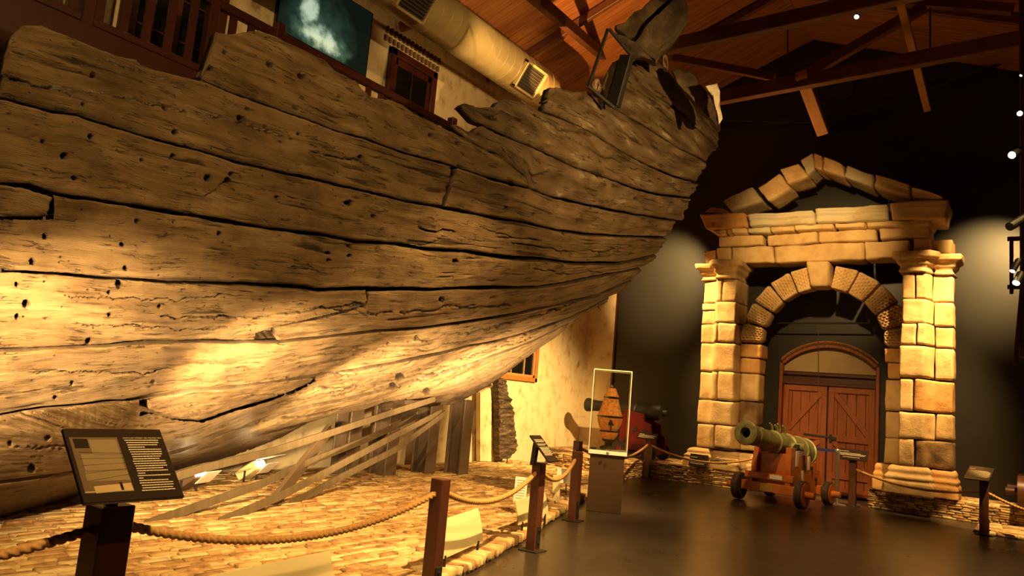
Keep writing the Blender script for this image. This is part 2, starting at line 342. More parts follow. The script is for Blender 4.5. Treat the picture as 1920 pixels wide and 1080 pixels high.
def stone(name, quad, yf, yb, mat_, parent, r=.026, n=(10, 5, 8), amp=.012, prof=None, mould=None, holes=None, frontfn=None, label=None):
    """quad: (tl, tr, br, bl) as (X, Z); rounded worn block between y=yf (front) and y=yb"""
    V, Fs = lattice(*n); out = []
    tl, tr, br, bl = quad
    wx = ((tr[0]-tl[0])+(br[0]-bl[0]))/2; wz = abs((tl[1]-bl[1])+(tr[1]-br[1]))/2; wy = yb-yf
    hs = Vector((wx/2, wy/2, wz/2)); r = min(r, hs.x*.6, hs.y*.6, hs.z*.6); sd = random.random()*50
    for a, b, c in V:
        p = Vector((a*hs.x, b*hs.y, c*hs.z))
        inn = Vector((max(-hs.x+r, min(hs.x-r, p.x)), max(-hs.y+r, min(hs.y-r, p.y)), max(-hs.z+r, min(hs.z-r, p.z))))
        d = p-inn
        if d.length > 1e-9: p = inn+d.normalized()*r
        u = (p.x/hs.x+1)/2; t = (p.z/hs.z+1)/2; w = (p.y/hs.y+1)/2
        x = (bl[0]*(1-u)+br[0]*u)*(1-t)+(tl[0]*(1-u)+tr[0]*u)*t
        z = (bl[1]*(1-u)+br[1]*u)*(1-t)+(tl[1]*(1-u)+tr[1]*u)*t
        y = yf+(yb-yf)*w
        if prof: y += prof(x)*(1-w)
        if mould:
            e = np.interp(t, [q[0] for q in mould], [q[1] for q in mould]); x += e*(2*u-1); y += -e*(1-w)
        if frontfn and b < -.99: y += frontfn(u, t)
        q = Vector((x*2.3+sd, y*2.3, z*2.3)); dv = mnoise.noise_vector(q)*amp*1.6+mnoise.noise_vector(q*3.5)*amp*.6
        out.append((x+dv.x, y+dv.y, z+dv.z))
    o = mk(name, out, Fs, mat_, parent, label=label, smooth=True)
    return o
def text(name, s, size, mat_, parent, loc, rot, ext=.0008, align='LEFT'):
    cu = bpy.data.curves.new(name, 'FONT'); cu.body = s; cu.size = size; cu.extrude = ext; cu.align_x = align
    o = bpy.data.objects.new(name, cu); SC.collection.objects.link(o)
    bpy.context.view_layer.update()
    me = bpy.data.meshes.new_from_object(o.evaluated_get(bpy.context.evaluated_depsgraph_get()))
    SC.collection.objects.unlink(o); bpy.data.objects.remove(o)
    me.materials.clear(); me.materials.append(mat_)
    o2 = bpy.data.objects.new(name, me); link(o2, parent); o2.location = loc; o2.rotation_euler = rot; return o2

# ------------------------------------------------------------------ room shell
def slab(name, x0, x1, y0, y1, z0, z1, m):
    mb = MB(); mb.box(((x0+x1)/2, (y0+y1)/2, (z0+z1)/2), (x1-x0, y1-y0, z1-z0), bev=.001); return mb.build(name, m, kind='structure')
WALLX = -9.4; BACKY = 16.9
slab('floor', -10, 8, -4, 17.2, -.2, 0, FLOORM)
slab('wall_left', WALLX-.3, WALLX, -4, BACKY+.3, 0, 8.6, LIME)
slab('wall_back', -8.56, 8, BACKY, BACKY+.25, 0, 11, BLACKW)
slab('wall_pier', WALLX, -8.60, BACKY-.02, BACKY+.25, 0, 8.3, LIME)
slab('trim_1', -8.60, -8.555, BACKY-.05, BACKY+.02, 0, 8.3, REDW)
slab('wall_right', 7.7, 8, -4, 17.2, 0, 8, BLACKW)
slab('wall_front', -10, 8, -4.3, -4, 0, 11, BLACKW)
# gabled boarded ceiling
RX, RZ = -4.15, 9.93
for nm, xe, ze in (('ceiling_left', -9.9, RZ-.385*5.75), ('ceiling_right', 8, RZ-.37*12.15)):
    v = []; f = []; nb = 150
    mb = MB()
    # boards run up the slope; each one slightly apart from the next
    for i in range(nb):
        y0 = -4.2+i*.1427; y1 = y0+.1387
        mb.prism([(xe, y0, ze), (RX, y0, RZ), (RX, y1, RZ), (xe, y1, ze)], (0, 0, .03))
    mb.prism([(xe, -4.2, ze+.035), (RX, -4.2, RZ+.035), (RX, 17.2, RZ+.035), (xe, 17.2, ze+.035)], (0, 0, .05), m=1)
    mb.build(nm, [ROOF, BEAM], kind='structure')

# ------------------------------------------------------------------ roof timbers
def beam(name, a, b, w, h, m, label, upv=(0, 0, 1)):
    return tag(MB().bar(a, b, w, h, bev=.01, upv=upv).build(name, m), label, 'beam')
a = WY(1335, 186, 13.0); b = WY(1925, 72, 13.0); d = b-a
beam('tie_beam', a-d*.55+np.array([0, 0, 0]), b+d*.3, .16, .24, BEAM, 'long dark tie beam crossing below the gable in front of the black end wall')
a = WY(1235, 92, 10.5); b = WY(1700, -12, 10.5); d = b-a
beam('tie_beam', a-d*.1, b+d*.8, .16, .22, BEAM, 'nearer dark tie beam crossing behind the raised stern timber')
beam('roof_brace', WY(1512, 140, 13.1), WY(1735, 12, 13.1), .14, .17, BEAM, 'dark sloping brace rising right from the far tie beam')
beam('roof_brace', WY(1262, 108, 13.1), WY(1452, 145, 13.1), .12, .14, BEAM, 'dark sloping brace dropping right to the far tie beam')
beam('roof_brace', WY(1900, 18, 13.6), WY(1640, -2, 13.6), .14, .16, BEAM, 'dark timber crossing the top right of the boarded ceiling')
beam('hanging_beam', P(1502, 138, 13.2), P(1543, 248, 13.9), .2, .2, WOODL, 'short pale square timber slanting down above the stone pediment', (0, 1, 0))
beam('hanging_beam', P(1686, -8, 11.8), P(1739, 205, 13.8), .12, .12, WOODL, 'long thin timber slanting down right of the pale square timber', (0, 1, 0))
beam('roof_rail', WY(1330, 225, 16.7), WY(1560, 230, 16.7), .04, .04, IRON, 'thin dark rail on the black wall left of the round vent')
beam('roof_rail', WY(1560, 230, 16.7), WY(1910, 108, 16.7), .06, .06, IRON, 'dark conduit climbing right across the black end wall')
# purlin running along the hall and rafters in front of the lit boards
a = P(985, -20, 11.5); b = WY(1152, 122, 14.5)
beam('roof_purlin', a, b, .14, .2, BEAM, 'dark purlin slanting down behind the duct and the lit ceiling boards')
k = 0
for yy in (9.2, 11.8, 14.4):
    k += 1
    beam('rafter', (-9.3, yy, 7.78), (RX, yy, RZ-.12), .09, .16, BEAM, ['rafter over the near end of the duct', 'rafter crossing the brightly lit ceiling boards', 'rafter beyond the raised stern timber'][k-1])
    beam('rafter', (7.6, yy, RZ-.37*11.75-.12), (RX, yy, RZ-.12), .09, .16, BEAM, ['right slope rafter nearest the viewer', 'right slope rafter in the middle of the ceiling', 'right slope rafter nearest the black end wall'][k-1])
for (x, y0, y1, Y, l) in ((1477, 48, 100, 13, 'thin black suspension rod left of the ridge'), (1744, 15, 100, 13, 'thin black suspension rod right of the ridge')):
    tag(MB().tube([WY(x, y0, Y), WY(x, y1, Y)], .012, 6).build('suspension_rod', IRON), l, 'rod')
t = thing('round_vent', 'large dark round vent high on the black wall behind the tie beam', 'vent', WY(1565, 165, BACKY-.03))
MB().lathe([(0, .42), (.06, .42), (.06, .34), (.02, .34)], (0, 0, 0), (0, -1, 0), 36).build('ring', IRON, t)

# ------------------------------------------------------------------ brick paving and low walls
EDGE_PTS = [(-3.0, 1.5), (-3.42, 3.4), (-3.84, 5.23), (-4.45, 7.1), (-5.23, 9.25), (-6.84, 14.0)]
def edge_x(y): return np.interp(y, [p[1] for p in EDGE_PTS], [p[0] for p in EDGE_PTS])
mb = MB()
poly = [(edge_x(y)-.02, y, .0) for y in np.linspace(-.5, 14.0, 30)] + [(WALLX, 14.0, 0), (WALLX, -.5, 0)]
mb.prism(poly, (0, 0, .045), m=3)
x = WALLX+.05; row = 0
while x < -2.6:
    y = -.4-random.random()*.2
    while y < 14.0:
        L = random.uniform(.22, .30)
        if x+.05 < edge_x(y+L/2)-.24:
            jitterbrick(mb, (x+.037, y+L/2, .045+random.uniform(-.004, .012)), (.069, L-.010, .06),
                        Matrix.Rotation(random.uniform(-.03, .03), 3, 'Z'), .005, random.choice([0, 0, 1, 1, 2]))
        y += L
    x += .077; row += 1
y = -.4
while y < 13.95:      # header course along the edge
    w = random.uniform(.085, .105); X = edge_x(y); sl = (edge_x(y+.1)-edge_x(y-.1))/.2
    jitterbrick(mb, (X-.12, y, .045+random.uniform(0, .015)), (.235, w-.012, .075), Matrix.Rotation(-math.atan(sl)+random.uniform(-.04, .04), 3, 'Z'), .01, random.choice([0, 1, 2, 2]))
    y += w
autosmooth(mb.build('floor_brick_paving', BRICKY+[MORTAR], kind='structure'), 50)
def lowwall(name, segs, h, topx):
    """segs: list of ((x0,y0),(x1,y1), (nx,ny)) wall faces with thin stacked bricks; topx: polygon of the platform"""
    mb = MB(); mb.prism([(x, y, 0) for x, y in topx], (0, 0, h-.02), m=3)
    for (p, q, nn) in segs:
        p = Vector((*p, 0)); q = Vector((*q, 0)); d = q-p; L = d.length; d /= L; ang = math.atan2(d.y, d.x); nv = Vector((*nn, 0))
        z = .0; ri = 0
        while z < h-.015:
            hh = random.uniform(.034, .046); s = -random.random()*.1
            while s < L:
                w = random.uniform(.09, .24)
                a0, a1 = max(s, 0), min(s+w-.012, L)
                if a1-a0 > .03:
                    jitterbrick(mb, p+d*((a0+a1)/2)+nv*random.uniform(-.045, -.02)+Vector((0, 0, z+hh/2)), (a1-a0, .10, hh-.008),
                                Matrix.Rotation(ang+random.uniform(-.03, .03), 3, 'Z'), .008, random.choice([0, 1, 1, 2]))
                s += w
            z += hh; ri += 1
    # top bricks
    xs = [p[0] for p in topx]; ys = [p[1] for p in topx]
    def inside(x, y):
        c = False; n = len(topx)
        for i in range(n):
            x1, y1 = topx[i]; x2, y2 = topx[(i+1) % n]
            if (y1 > y) != (y2 > y) and x < (x2-x1)*(y-y1)/(y2-y1)+x1: c = not c
        return c
    yy = min(ys)+.05
    while yy < max(ys):
        xx = min(xs)+random.random()*.1
        while xx < max(xs):
            w = random.uniform(.12, .24)
            if inside(xx, yy-.035) and inside(xx+w, yy+.035): jitterbrick(mb, (xx+w/2, yy, h-.02), (w-.01, .082, .05), None, .007, random.choice([0, 1, 1, 2]))
            xx += w
        yy += .09
    return autosmooth(mb.build(name, BRICKY+[MORTAR], kind='structure'), 50)
lowwall('floor_raised_platform_left', [((-6.8, 14.05), (-6.8, 15.2), (1, 0)), ((-6.8, 15.22), (-4.75, 15.46), (0, -1)), ((-8.5, 14.05), (-6.8, 14.05), (0, -1)), ((-4.75, 15.46), (-4.75, 16.85), (1, 0))], .34,
        [(-8.5, 14.05), (-6.8, 14.05), (-6.8, 15.22), (-4.75, 15.46), (-4.75, 16.88), (WALLX+.01, 16.88), (WALLX+.01, 15.4), (-8.5, 15.4)])
lowwall('floor_raised_platform_right', [((-2.58, 15.62), (3.2, 15.45), (0, -1)), ((-2.58, 16.88), (-2.58, 15.62), (-1, 0))], .33,
        [(-2.58, 15.62), (3.2, 15.45), (3.2, 16.88), (-2.58, 16.88)])
mb = MB(); mb.prism([(-.85, 14.1, 0), (3.2, 13.7, 0), (3.2, 15.4, 0), (-.85, 15.5, 0)], (0, 0, .03), m=3)
for i in range(11):
    y = 14.05+i*.13; xx = -.85+random.random()*.1
    while xx < 3:
        w = random.uniform(.2, .34)
        if y > 14.05-.1*(xx+.85): jitterbrick(mb, (xx+w/2, y-.1*(xx+.85)+.04, .035), (w-.012, .118, .06), Matrix.Rotation(-.1, 3, 'Z'), .008, random.choice([0, 1, 2]))
        xx += w
autosmooth(mb.build('floor_brick_apron', BRICKY+[MORTAR], kind='structure'), 50)

# ------------------------------------------------------------------ THE HULL
def _poly(ys, xs, deg): c = np.polyfit(ys, xs, deg); return lambda y: np.polyval(c, np.clip(y, .5, 11.6))
fXt = _poly([.5, 1.5, 4, 7, 9.2, 10.8], [-5.3, -5.15, -4.95, -4.72, -4.35, -4.0], 3)
fz0 = _poly([1.5, 4, 7, 10.5], [1.9, 2.6, 3.9, 5.4], 2)
fk = _poly([1.5, 3.5, 5, 7, 10.5], [.32, .43, .44, .37, .23], 3)
def hullX(Y, Z):
    q = fz0(Y)-Z
    return fXt(Y) - np.where(q > 0, fk(Y)*q*q, .05*q*q)
def hullP(px, py):
    px = np.asarray(px, float); py = np.asarray(py, float)
    d = np.stack([(px-960)/F, -(py-540)/F, np.ones_like(px)], -1) @ M.T
    t = np.full(px.shape, np.nan); ts = np.arange(2.5, 17, .1)
    prev = None; done = np.zeros(px.shape, bool); lo = np.full(px.shape, 2.5); hi = np.full(px.shape, 14.)
    best = np.full(px.shape, 1e9); bt = np.full(px.shape, 11.)
    for tt in ts:
        p = d*tt; g = p[..., 0]-hullX(p[..., 1], p[..., 2]+1.5)
        neg = (g < 0) & ~done
        lo = np.where(neg, tt-.1, lo); hi = np.where(neg, tt, hi); done |= neg
        b = (np.abs(g) < best) & ~done; best = np.where(b, np.abs(g), best); bt = np.where(b, tt, bt)
    for _ in range(14):
        mid = (lo+hi)/2; p = d*mid[..., None]; g = p[..., 0]-hullX(p[..., 1], p[..., 2]+1.5)
        hi = np.where(g < 0, mid, hi); lo = np.where(g < 0, lo, mid)
    t = np.where(done, (lo+hi)/2, bt)
    return C0+d*t[..., None]
_rng = np.random.default_rng(5); _tab = _rng.random((256, 256))
def vn(u, v):
    iu = np.floor(u).astype(int); iv = np.floor(v).astype(int); fu = u-iu; fv = v-iv
    fu = fu*fu*(3-2*fu); fv = fv*fv*(3-2*fv); a = _tab
    g = lambda i, j: a[i % 256, j % 256]
    return (g(iu, iv)*(1-fu)+g(iu+1, iv)*fu)*(1-fv)+(g(iu, iv+1)*(1-fu)+g(iu+1, iv+1)*fu)*fv
S2 = [(-160, 140), (0, 183), (17, 185), (93, 206), (148, 215), (222, 239), (296, 261), (370, 280), (444, 302), (519, 319), (600, 338), (680, 356), (759, 376), (823, 386), (885, 400), (933, 411), (989, 419), (1044, 433), (1100, 441), (1156, 445), (1256, 448)]
S1 = [(378, 148), (444, 176), (500, 196), (556, 215), (630, 243), (680, 257), (759, 285), (855, 312), (918, 334), (990, 352), (1038, 370), (1110, 386), (1157, 398), (1197, 404), (1245, 412), (1277, 416)]
S3 = [(-160, 332), (0, 342), (56, 346), (104, 363), (185, 374), (296, 393), (370, 404), (444, 417), (519, 430), (600, 438), (674, 454), (748, 459), (807, 469), (881, 474), (933, 483), (1026, 489), (1081, 496), (1156, 496), (1232, 480)]
S4 = [(-160, 497), (0, 507), (74, 511), (185, 520), (296, 528), (370, 531), (463, 535), (556, 541), (600, 547), (689, 544), (748, 544), (807, 546), (859, 543), (933, 543), (1007, 541), (1060, 534), (1119, 522), (1205, 503)]
S6 = [(-160, 673), (0, 661), (74, 657), (185, 652), (296, 644), (370, 643), (444, 644), (526, 643), (600, 635), (711, 622), (767, 619), (804, 615), (859, 607), (933, 596), (970, 589), (1044, 574), (1119, 556), (1185, 526)]
S7 = [(-160, 808), (0, 783), (74, 770), (185, 757), (252, 752), (296, 744), (370, 733), (444, 728), (519, 717), (600, 704), (674, 693), (756, 678), (822, 665), (881, 650), (933, 641), (989, 626), (1044, 607), (1100, 583), (1150, 556)]
S8R = [(430, 800), (520, 778), (591, 760), (640, 752), (700, 738), (770, 716), (840, 697), (900, 677), (960, 655), (1020, 631), (1070, 606), (1120, 576)]
SIL = [(640, 776), (718, 758), (800, 752), (870, 742), (913, 722), (948, 703), (980, 679), (1008, 660), (1043, 636), (1071, 616), (1099, 592), (1120, 577)]
S9L = [(-160, 925), (0, 905), (148, 887), (250, 868), (340, 845), (430, 812), (520, 790), (590, 772), (640, 762), (718, 748), (800, 733), (880, 704), (960, 664), (1020, 637), (1065, 611)]
BOT = [(-160, 1030), (0, 986), (59, 970), (119, 954), (157, 945), (341, 884), (380, 873), (440, 856), (516, 829), (576, 796), (631, 780), (682, 771), (718, 762)]
BTOP = [(378, 144), (386, 120), (393, 100), (402, 74), (407, 57), (437, 61), (463, 56), (485, 54), (511, 63), (537, 76), (574, 91), (611, 111), (630, 130), (667, 148), (680, 163), (696, 177), (731, 185), (753, 191), (775, 207), (799, 221), (839, 239), (879, 259), (918, 283), (938, 289), (958, 307), (986, 330), (993, 345)]
ATOP = [(2, 118), (11, 96), (20, 66), (40, 45), (78, 44), (111, 56), (148, 72), (185, 89), (222, 102), (256, 109), (265, 119), (289, 128), (333, 139), (370, 148), (378, 148)]+S1[1:8]
S0B = [(906, 235), (950, 255), (998, 275), (1038, 293), (1078, 312), (1117, 326), (1157, 340), (1197, 356), (1237, 366), (1295, 373)]
CTOP = [(843, 231), (859, 229), (880, 243), (890, 244), (900, 235)]+S0B
CBOT = [(843, 236), (879, 260), (918, 285), (938, 291), (958, 309), (984, 328), (996, 356)]+S1[10:]
S0A = [(1026, 211), (1058, 223), (1097, 241), (1137, 265), (1177, 289), (1217, 310), (1257, 328), (1308, 343)]
DTOP = [(866, 197), (872, 191), (902, 199), (930, 197), (937, 187), (950, 183), (982, 191), (1014, 207)]+S0A
DBOT = [(866, 200), (879, 215), (890, 228)]+S0B
SM1 = [(1157, 205), (1197, 227), (1237, 253), (1277, 279), (1325, 303)]
ETOP = [(1026, 178), (1032, 161), (1058, 163), (1078, 171), (1102, 169), (1130, 187), (1151, 201)]+SM1
SM2 = [(1177, 139), (1217, 167), (1257, 195), (1297, 227), (1345, 278)]
FBOT = [(1155, 204)]+SM1
GTOP = [(1189, 115), (1201, 105), (1221, 107), (1237, 115), (1257, 135), (1277, 159), (1301, 183), (1325, 207), (1344, 223), (1352, 232)]
HOLES = [(175, 140, 6), (157, 195, 5), (309, 203, 5), (452, 222, 8), (328, 248, 6), (170, 256, 6), (120, 292, 7), (390, 334, 8), (428, 338, 7), (434, 326, 5), (325, 292, 5),
         (422, 97, 5), (507, 119, 7), (565, 142, 7), (394, 128, 5), (637, 181, 4), (649, 380, 4), (656, 381, 7), (678, 295, 6), (463, 203, 4), (139, 334, 5), (808, 253, 4), (858, 269, 4), (677, 144, 4),
         (257, 415, 5), (230, 458, 5), (236, 503, 5), (412, 438, 5), (655, 480, 4), (616, 488, 4), (225, 533, 8), (205, 548, 4), (32, 533, 5), (50, 570, 9), (33, 594, 6), (206, 591, 4), (167, 640, 7), (300, 575, 4), (85, 443, 6), (62, 490, 7),
         (655, 463, 4), (853, 490, 5), (615, 475, 4), (827, 562, 5), (783, 635, 5), (784, 631, 4), (729, 645, 4), (540, 707, 3), (90, 822, 6), (104, 746, 4), (136, 719, 4), (960, 345, 5), (1193, 373, 4), (700, 405, 4), (288, 717, 4),
         (750, 708, 9), (738, 724, 8), (800, 735, 8), (1000, 402, 3), (1120, 330, 3), (1060, 440, 4), (20, 833, 5), (60, 880, 8), (265, 300, 4), (560, 250, 4), (950, 390, 4), (545, 260, 3), (520, 370, 4), (80, 265, 4), (1220, 340, 3)]
CRACKS = [([(600, 700), (680, 706), (760, 698), (850, 676), (930, 655), (1000, 634)], 2.2, .03), ([(620, 745), (700, 728), (760, 722), (830, 700), (900, 684)], 2.2, .03), ([(450, 738), (540, 742), (610, 724), (680, 716)], 2, .03), ([(860, 628), (940, 612), (1020, 590), (1080, 566)], 2, .025), ([(720, 640), (800, 636), (880, 622), (960, 604)], 1.8, .025), ([(560, 668), (640, 662), (720, 650), (770, 652)], 1.6, .02), ([(60, 700), (160, 697), (260, 703), (340, 690)], 1.6, .02), ([(120, 556), (220, 560), (330, 563), (420, 555)], 1.5, .02), ([(150, 610), (260, 612), (360, 620), (430, 616)], 1.4, .02), ([(960, 455), (1020, 466), (1080, 470), (1150, 470)], 1.6, .02), ([(1000, 505), (1060, 512), (1130, 508)], 1.4, .02), ([(900, 425), (960, 445), (1010, 452)], 1.4, .02), ([(180, 110), (280, 140), (340, 160)], 1.3, .015), ([(1060, 250), (1100, 275), (1150, 300), (1200, 322)], 1.6, .02), ([(1180, 160), (1220, 190), (1270, 225)], 1.4, .02),
          ([(0, 137), (60, 160), (148, 168), (230, 182), (330, 205), (380, 214), (440, 228), (480, 238), (530, 255)], 2.0, .03), ([(15, 145), (90, 165), (140, 180)], 4, .03), ([(590, 283), (640, 295), (700, 310)], 2.5, .03),
          ([(700, 290), (760, 308), (840, 335), (851, 343)], 2, .02), ([(380, 370), (430, 338), (520, 360), (560, 372)], 1.6, .02), ([(785, 425), (820, 433), (855, 437)], 3, .03), ([(785, 460), (800, 455), (830, 445)], 1.5, .02),
          ([(300, 596), (400, 596), (455, 596), (520, 590), (600, 578), (680, 570)], 2.2, .03), ([(600, 575), (680, 588), (760, 583), (850, 577), (960, 573)], 1.6, .02), ([(700, 660), (800, 655), (880, 640), (960, 620)], 2, .02),
          ([(590, 728), (650, 728), (720, 716), (770, 704), (850, 688)], 2.6, .03), ([(350, 717), (450, 717), (520, 709)], 1.5, .02), ([(30, 840), (80, 842), (150, 838), (250, 830)], 1.8, .02),
          ([(480, 792), (520, 785), (600, 776), (636, 765)], 2.5, .03), ([(760, 745), (820, 722), (860, 708)], 2, .02), ([(500, 765), (540, 752), (600, 740), (690, 725)], 2, .02), ([(700, 770), (760, 755)], 2, .02),
          ([(940, 275), (960, 300), (990, 325), (1000, 330), (1030, 320)], 2, .02), ([(1000, 215), (1050, 240), (1090, 245)], 2, .02), ([(600, 680), (680, 668), (760, 660)], 1.6, .02), ([(820, 690), (900, 660), (960, 640), (1010, 620)], 1.6, .02)]
def relief(px, py, u, v, rough):
    h = np.zeros_like(px); cm = np.zeros_like(px)
    for x, y, r in HOLES:
        m = (np.abs(px-x) < r*3) & (np.abs(py-y) < r*3)
        if m.any():
            dd = np.hypot(px[m]-x, py[m]-y)/r; h[m] += .085*np.clip(1.0-dd, 0, .4)/.4; cm[m] = np.maximum(cm[m], np.clip((1.0-dd)*4, 0, 1))
    for pl, w, dep in CRACKS:
        xs = [p[0] for p in pl]; m = (px > xs[0]) & (px < xs[-1])
        if m.any():
            cy = np.interp(px[m], xs, [p[1] for p in pl])+(vn(px[m]*.06, px[m]*0+3)-.5)*8+(vn(px[m]*.25, px[m]*0+9)-.5)*3
            ww = w*(.35+.9*vn(px[m]*.035, px[m]*0+5)); kk = np.clip(1-np.abs(py[m]-cy)/np.maximum(ww, .6), 0, 1); h[m] += dep*1.5*kk**.6; cm[m] = np.maximum(cm[m], np.clip(kk*2, 0, 1))
    g = vn(u*3, v*30)*.35+vn(u*8+30, v*75)*.4+vn(u*26, v*30)*.25
    h += (g-.5)*.011*rough
    gr = vn(u*2.2+40, v*34+7); h += np.clip(gr-.80, 0, .2)*.10*rough; cm = np.maximum(cm, np.clip((gr-.86)*12, 0, .8))
    lump = vn(u*2+9, v*4+3); h += (lump-.5)*.009*rough
    return h, cm
hull = thing('ship_hull', 'huge weathered plank hull of an old shipwreck raised over the brick paving on the left', 'shipwreck', (-6.5, 6, 0))
HL = Matrix.Translation(-Vector(hull.location))
def poly_at(pl, x): return np.interp(x, [p[0] for p in pl], [p[1] for p in pl])
def plank(top, bot, xl, xr, mat_=HULL, rough=1., gap=2.2, thick=.11, label=None, off=0., name='plank', step=2.6, seed=0, jagL=3, jagR=3, round_=1., vbot=False, cut=None):
    xlt, xlb = xl if isinstance(xl, tuple) else (xl, xl); xrt, xrb = xr if isinstance(xr, tuple) else (xr, xr)
    nx = max(8, int((max(xrt, xrb)-min(xlt, xlb))/step))
    xm = np.linspace(min(xlt, xlb), max(xrt, xrb), 40); hmax = np.max(poly_at(bot, xm)-poly_at(top, xm)); ny = max(5, int(hmax/step))
    s = np.linspace(0, 1, nx+1)[None, :]; t = np.linspace(0, 1, ny+1)[:, None]
    L = xlt+(xlb-xlt)*t+(vn(t*7+seed, t*0+seed)-.5)*2*jagL; Rr = xrt+(xrb-xrt)*t+(vn(t*7+seed*2.3, t*0+seed+9)-.5)*2*jagR
    X = L+(Rr-L)*s
    jt = 1.6 if seed < 13 else .35
    yt = poly_at(top, X)+gap*(.55+.8*vn(X*.03+seed, X*0+seed))+(vn(X*.16, X*0+seed*1.7)-.5)*jt
    yb = poly_at(bot, X)-gap*(.55+.8*vn(X*.03+seed+50, X*0+seed))-(vn(X*.16, X*0+seed*2.7+5)-.5)*jt
    yb = np.maximum(yb, yt+1.0)
    # keep mesh sampling dense near the borders
    Y = yt+(yb-yt)*t
    pts = hullP(X, Y)
    du = np.gradient(pts, axis=1); dv = np.gradient(pts, axis=0)
    n = np.cross(du, dv); n /= np.maximum(np.linalg.norm(n, axis=-1, keepdims=True), 1e-9)
    toc = C0-pts; sg = np.sign((n*toc).sum(-1, keepdims=True)); sg[sg == 0] = 1; n = n*sg
    lu = np.cumsum(np.linalg.norm(du, axis=-1), axis=1); lv = np.cumsum(np.linalg.norm(dv, axis=-1), axis=0)
    u = lu+seed*3.1; v = (lv if not vbot else lv-lv[-1:, :]+2)+seed*1.37
    h, cmask = relief(X, Y, u, v, rough)
    wv = lv[-1:, :]; e = np.minimum(lv, wv-lv); eu = np.minimum(lu, lu[:, -1:]-lu); e = np.minimum(e, eu)
    h = h+round_*.03*np.clip(1-e/.035, 0, 1)**2
    front = pts-n*(h+off)[..., None]; back = pts-n*(thick+off)
    a, b = front.shape[:2]; V = np.concatenate([front.reshape(-1, 3), back.reshape(-1, 3)]) - np.array(hull.location)
    UV = np.concatenate([np.stack([u, v], -1).reshape(-1, 2)]*2); K = a*b
    idx = np.arange(K).reshape(a, b)
    q = np.stack([idx[:-1, :-1], idx[1:, :-1], idx[1:, 1:], idx[:-1, 1:]], -1).reshape(-1, 4)
    if cut is not None:
        cm = cut((X[:-1, :-1]+X[1:, 1:])/2, (Y[:-1, :-1]+Y[1:, 1:])/2).reshape(-1); q = q[~cm]
    qs = [q, q[:, ::-1]+K]; nface = len(q)*2
    def rim(line): return np.stack([line[:-1], line[1:], line[1:]+K, line[:-1]+K], -1)
    qs += [rim(idx[0]), rim(idx[-1][::-1]), rim(idx[:, 0][::-1]), rim(idx[:, -1])]
    Q = np.concatenate(qs)
    # orient: front faces toward camera
    f0 = V[Q[0]]; nn = np.cross(f0[1]-f0[0], f0[3]-f0[0])
    if np.dot(nn, n[0, 0]) < 0: Q = Q[:, ::-1]
    me = bpy.data.meshes.new(name); me.vertices.add(len(V)); me.vertices.foreach_set('co', V.astype(np.float32).ravel())
    me.loops.add(Q.size); me.loops.foreach_set('vertex_index', Q.astype(np.int32).ravel())
    me.polygons.add(len(Q)); me.polygons.foreach_set('loop_start', np.arange(0, Q.size, 4, dtype=np.int32))
    ul = me.uv_layers.new(name='UVMap'); ul.data.foreach_set('uv', UV[Q.ravel()].astype(np.float32).ravel())
    at = me.attributes.new('recess_shade', 'FLOAT', 'POINT'); at.data.foreach_set('value', np.concatenate([cmask.reshape(-1)]*2).astype(np.float32))  # where hole and crack shade goes into the colour
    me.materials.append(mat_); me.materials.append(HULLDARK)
    mi = np.zeros(len(Q), np.int32); mi[nface:] = 1; me.polygons.foreach_set('material_index', mi); me.polygons.foreach_set('use_smooth', np.ones(len(Q), bool)); me.update(calc_edges=True); me.validate()  # rims coloured dark so the seams read as shaded gaps
    o = link(bpy.data.objects.new(name, me), hull, label=label); return o
plank(ATOP, S2, (8, -2), (850, 832), seed=1, vbot=True, label='top left plank with a rounded end')
plank(S1, S2, (858, 838), (1270, 1252), seed=2)
plank(BTOP, S1, (380, 378), (990, 992), seed=3, vbot=True, label='jagged topmost plank with a broken slope', jagL=5, rough=.8)
plank(CTOP, CBOT, (843, 843), (1296, 1282), CRUST, 1.3, seed=4, vbot=True)
plank(DTOP, DBOT, (866, 866), (1312, 1298), CRUST, 1.5, seed=5, vbot=True)
plank(ETOP, S0A, (1026, 1026), (1328, 1310), CRUST, 1.6, seed=6, vbot=True, jagL=5)
plank(SM2, FBOT, (1178, 1155), (1347, 1328), CRUST, 1.6, seed=7)
plank(GTOP, SM2, (1189, 1177), (1352, 1346), CRUST, 1.8, seed=8, vbot=True, thick=.16)
plank(S2, S3, (-160, -160), (1252, 1232), seed=9, gap=2.8)
plank([(-160, 338), (0, 343), (56, 350), (100, 364)], [(-160, 402), (0, 411), (89, 407), (98, 404)], -160, (100, 92), seed=10, gap=4)
plank(S3, S4, -160, (1232, 1205), seed=11, gap=4, vbot=True, cut=lambda x, y: (x < 101) & (y < 412))
DIAG = [(474, 650), (479, 624), (519, 611), (593, 594), (648, 581), (686, 569), (692, 540)]
plank(S4, S6, -160, (690, 686), seed=12, gap=3.6, cut=lambda x, y: (x > 476) & (y > np.interp(x, [p[0] for p in DIAG], [p[1] for p in DIAG])))
plank([(520, 618), (526, 612), (593, 600), (650, 586), (686, 574), (692, 548)]+S4[10:], S6, (522, 520), (1205, 1185), seed=13, gap=2.4, vbot=True)
plank(S6, S7, -160, (1185, 1150), seed=14, gap=2.6)
SLT = [(279, 752), (286, 749)]+S7[6:9]+[(588, 711)]; SLB = [(279, 770), (326, 785), (380, 790), (440, 768), (501, 751), (546, 736), (576, 721), (588, 713)]
plank(SLT, SLB, (280, 279), (588, 588), seed=15, gap=1.0)
S9F = [(-160, 925), (0, 905), (148, 887), (250, 868), (340, 845), (430, 812)]+S8R[1:]
